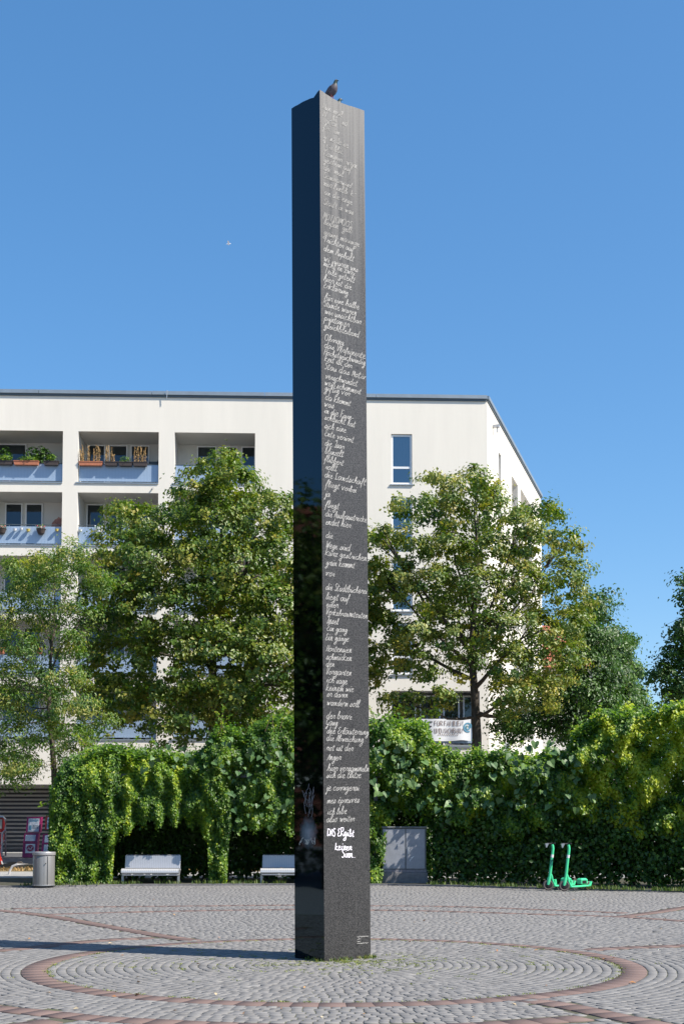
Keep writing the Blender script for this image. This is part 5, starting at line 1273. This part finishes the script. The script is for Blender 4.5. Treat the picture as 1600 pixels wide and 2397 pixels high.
news_box(96, 124, 1975.5, 2007, YB-.4, M['magenta'], 'lowest newspaper box beside the vine curtain', 'paper', (.2, .9, .25, .95))
org = Vector(at(-12, 2012, YB-1)); t = thing('newspaper_rack', (org.x, YB-1, .2), 'red newspaper stand with bent metal tube frame at the left edge', 'newspaper stand')
def rp(px, py, dy=0): return at(px, py, YB-1+dy)
MB().tube([rp(-30, 1912), rp(8, 1912), rp(13, 1918), rp(13, 1944), rp(6, 1950), rp(4, 2011)], .045, 8).build('frame', M['steel'], t, t.location, smooth=True)
MB().tube([rp(13, 1944, .5), rp(14, 2003, .5), rp(6, 2004, .5)], .035, 8).build('frame', M['steel'], t, t.location, smooth=True)
MB().tube([rp(14, 1968, .4), rp(-20, 1974)], .02, 6).build('cross_bar', M['steel'], t, t.location)
for (y0, y1, k) in ((1915, 1948, 0), (1952, 1972, 1), (1976, 2000, 2)):
    a, c = rp(-30, y1, .06), rp(9 - 4*k, y0, .06); b_ = MB().box(a.x, c.x, a.y, a.y+.4, a.z, c.z).build('news_tray', M['red'], t, t.location)
    if k == 0: MB().box(a.x+.1, c.x-.06, a.y-.012, a.y-.003, a.z+.25*(c.z-a.z), c.z-.05).build('panel', M['cream_paper'], b_, t.location)
# red motor scooter, only its rear half in the frame
YM = 44.0; mpp = YM / F
o_ = at(0, 2038, YM); t = thing('parked_scooter', (o_.x, YM, .12), 'red and black scooter mostly outside the left edge', 'scooter')
def sp3(px, py, d=0): return at(px, py, YM + d)
MB().prism([(-40,1985),(-10,1990),(0,1994),(5,2010),(8,2026),(2,2030),(-40,2030)], -.15, .15, lambda a, b_, d: sp3(a, b_, d)).build('shield', M['red_bright'], t, t.location)
MB().prism([(3,2014),(6,2016),(9,2024),(7,2026),(4,2021)], -.17, -.152, lambda a, b_, d: sp3(a, b_, d)).build('lamp', M['white'], t, t.location)
MB().prism([(-30,2027),(8,2023),(22,2020),(30,2024),(20,2029),(-30,2034)], -.18, .18, lambda a, b_, d: sp3(a, b_, d)).build('seat', M['black'], t, t.location)
MB().prism([(-30,2032),(10,2033),(50,2031),(57,2034),(56,2037),(-30,2037)], -.16, .16, lambda a, b_, d: sp3(a, b_, d)).build('deck', M['steel_dark'], t, t.location)
MB().prism([(14,2019),(30,2017),(38,2018),(40,2021),(30,2024)], -.1, .1, lambda a, b_, d: sp3(a, b_, d)).build('rear_fender', M['black'], t, t.location)
MB().box(*[sorted((sp3(24,0).x, sp3(28,0).x))[0], sorted((sp3(24,0).x, sp3(28,0).x))[1], YM-.12, YM-.104, sp3(0,2020).z, sp3(0,2017).z]).build('reflector', M['white'], t, t.location)
for px in (-20, 46):
    c_ = sp3(px, 2036); zc = .12 + .12
    wv = MB(); n = 20
    vs = []; 
    for i in range(n):
        q = 2*math.pi*i/n
        for (rr, yy) in ((.12,-.05),(.12,.05),(.07,.05),(.07,-.05)): vs.append((c_.x + rr*math.cos(q), YM+yy+.05, zc + rr*math.sin(q)))
    wv.add(vs, [(i*4+j, ((i+1)%n)*4+j, ((i+1)%n)*4+(j+1)%4, i*4+(j+1)%4) for i in range(n) for j in range(4)]).build('wheel', M['rubber'], t, t.location)

# ---------------------------------------------------------------- beyond the frame, seen in the polished stone
def outside_house(name, label, x0, x1, y0, y1, h, m_, wx, roofm):
    t = thing(name, ((x0+x1)/2, (y0+y1)/2, 0), label, 'building'); org = t.location
    MB().box(x0, x1, y0, y1, 0, h).build('wall', m_, t, org)
    MB().box(x0-.3, x1+.3, y0-.3, y1+.3, h+.003, h+.4).build('roof', roofm, t, org)
    MB().box(x0-.05, x1+.05, y0-.05, y1+.05, 3.4, 4.3).build('band', M['plaster'], t, org)
    ny = int((y1-y0)//3.2); nz = int((h-5)//3.1)
    for i in range(ny):
        for j in range(nz):
            y = y0 + 1.2 + i*3.2; z = 5.4 + j*3.1
            MB().box(min(wx, wx*1.0)-.06, wx+.06, y, y+1.3, z, z+1.7).build('window', M['frame'], t, org)
    return t
outside_house('brick_house', 'red brick house beyond the left side of the plaza', -74, -58, 12, 60, 19.0, M['brickwall'], -58, M['rooftile'])
outside_house('office_building', 'plain plastered building beyond the right side of the plaza', 42, 58, -22, 26, 15.5, M['concrete'], 42, M['flash'])
def free_tree(loc, h, rad, seed, label, n=16000):
    """round-crowned tree placed by its position on the ground"""
    g_ = np.random.default_rng(seed); t = thing('plaza_tree', loc, label, 'tree', 'trees along the left side of the plaza'); rnd = random.Random(seed)
    MB().tube([(0,0,0),(.05,0,h*.2),(0,.05,h*.5),(.05,0,h*.85)], [.24,.2,.14,.04], 10).build('trunk', M['bark'], t, smooth=True)
    P = []; N = []; T = []
    for k in range(34):
        d = unit(g_.normal(size=(1,3)))[0]; c = np.array([0, 0, h*.6]) + d*np.array([rad*.72, rad*.72, h*.30])*g_.random()**.4
        MB().tube([(0, 0, max(h*.22, c[2]*.6)), tuple(c*.6 + np.array([0,0,h*.15])), tuple(c)], [.06,.04,.015], 6, cap=False).build('limb', M['bark'], t)
        m = n // 34; o = unit(g_.normal(size=(m,3)))*(.5+.6*g_.random((m,1)))*rad*.33
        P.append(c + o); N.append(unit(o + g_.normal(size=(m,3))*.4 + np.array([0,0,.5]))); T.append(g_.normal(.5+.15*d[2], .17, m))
    P = np.concatenate(P); N = np.concatenate(N); T = np.concatenate(T); V, Fc = leaf_arrays(P, N, g_.normal(size=P.shape), .17*g_.uniform(.7,1.3,len(P)), .7)
    np_mesh('crown', V, Fc, M['maple'], t, np.repeat(T, 2))['kind'] = 'stuff'
free_tree((-15, 17.5, 0), 10.2, 3.0, 101, 'leafy tree nearest the stele on the left side of the plaza')
free_tree((-20, 15.5, 0), 8.0, 2.9, 105, 'leafy tree in the second row on the left side of the plaza')
free_tree((-19, 25.5, 0), 9.0, 2.9, 103, 'leafy tree farther back on the left side of the plaza')
oh = thing('hedge', (-21, 24, 0), 'clipped hedge beyond the left side of the plaza', 'hedge'); g_ = np.random.default_rng(9); n = 16000
P = np.stack([-21 + g_.normal(0, .45, n), g_.uniform(6, 44, n), 3.6*g_.random(n)**.8], 1)
make_foliage([(P, unit(g_.normal(size=(n,3))*.6 + np.array([1., -.2, .6])), g_.normal(size=(n,3)), .2*g_.uniform(.7,1.4,n), g_.normal(.3,.15,n))], 'foliage', M['vine'], oh, oh.location)
# distant gull
gp = at(535, 571, 140); t = thing('flying_bird', gp, 'tiny pale bird flying high left of the stele', 'bird')
MB().tube([(-.28,0,-.03),(-.1,0,0),(.12,0,.02),(.26,0,.03)], [.02,.06,.06,.02], 8).build('body', M['white'], t)
for s_ in (-1, 1): MB().add([(-.06,0,.03),(.10,0,.03),(.05,s_*.45,.14),(-.08,s_*.62,.08)], ((0,1,2,3),)).build('wing', M['white'], t)
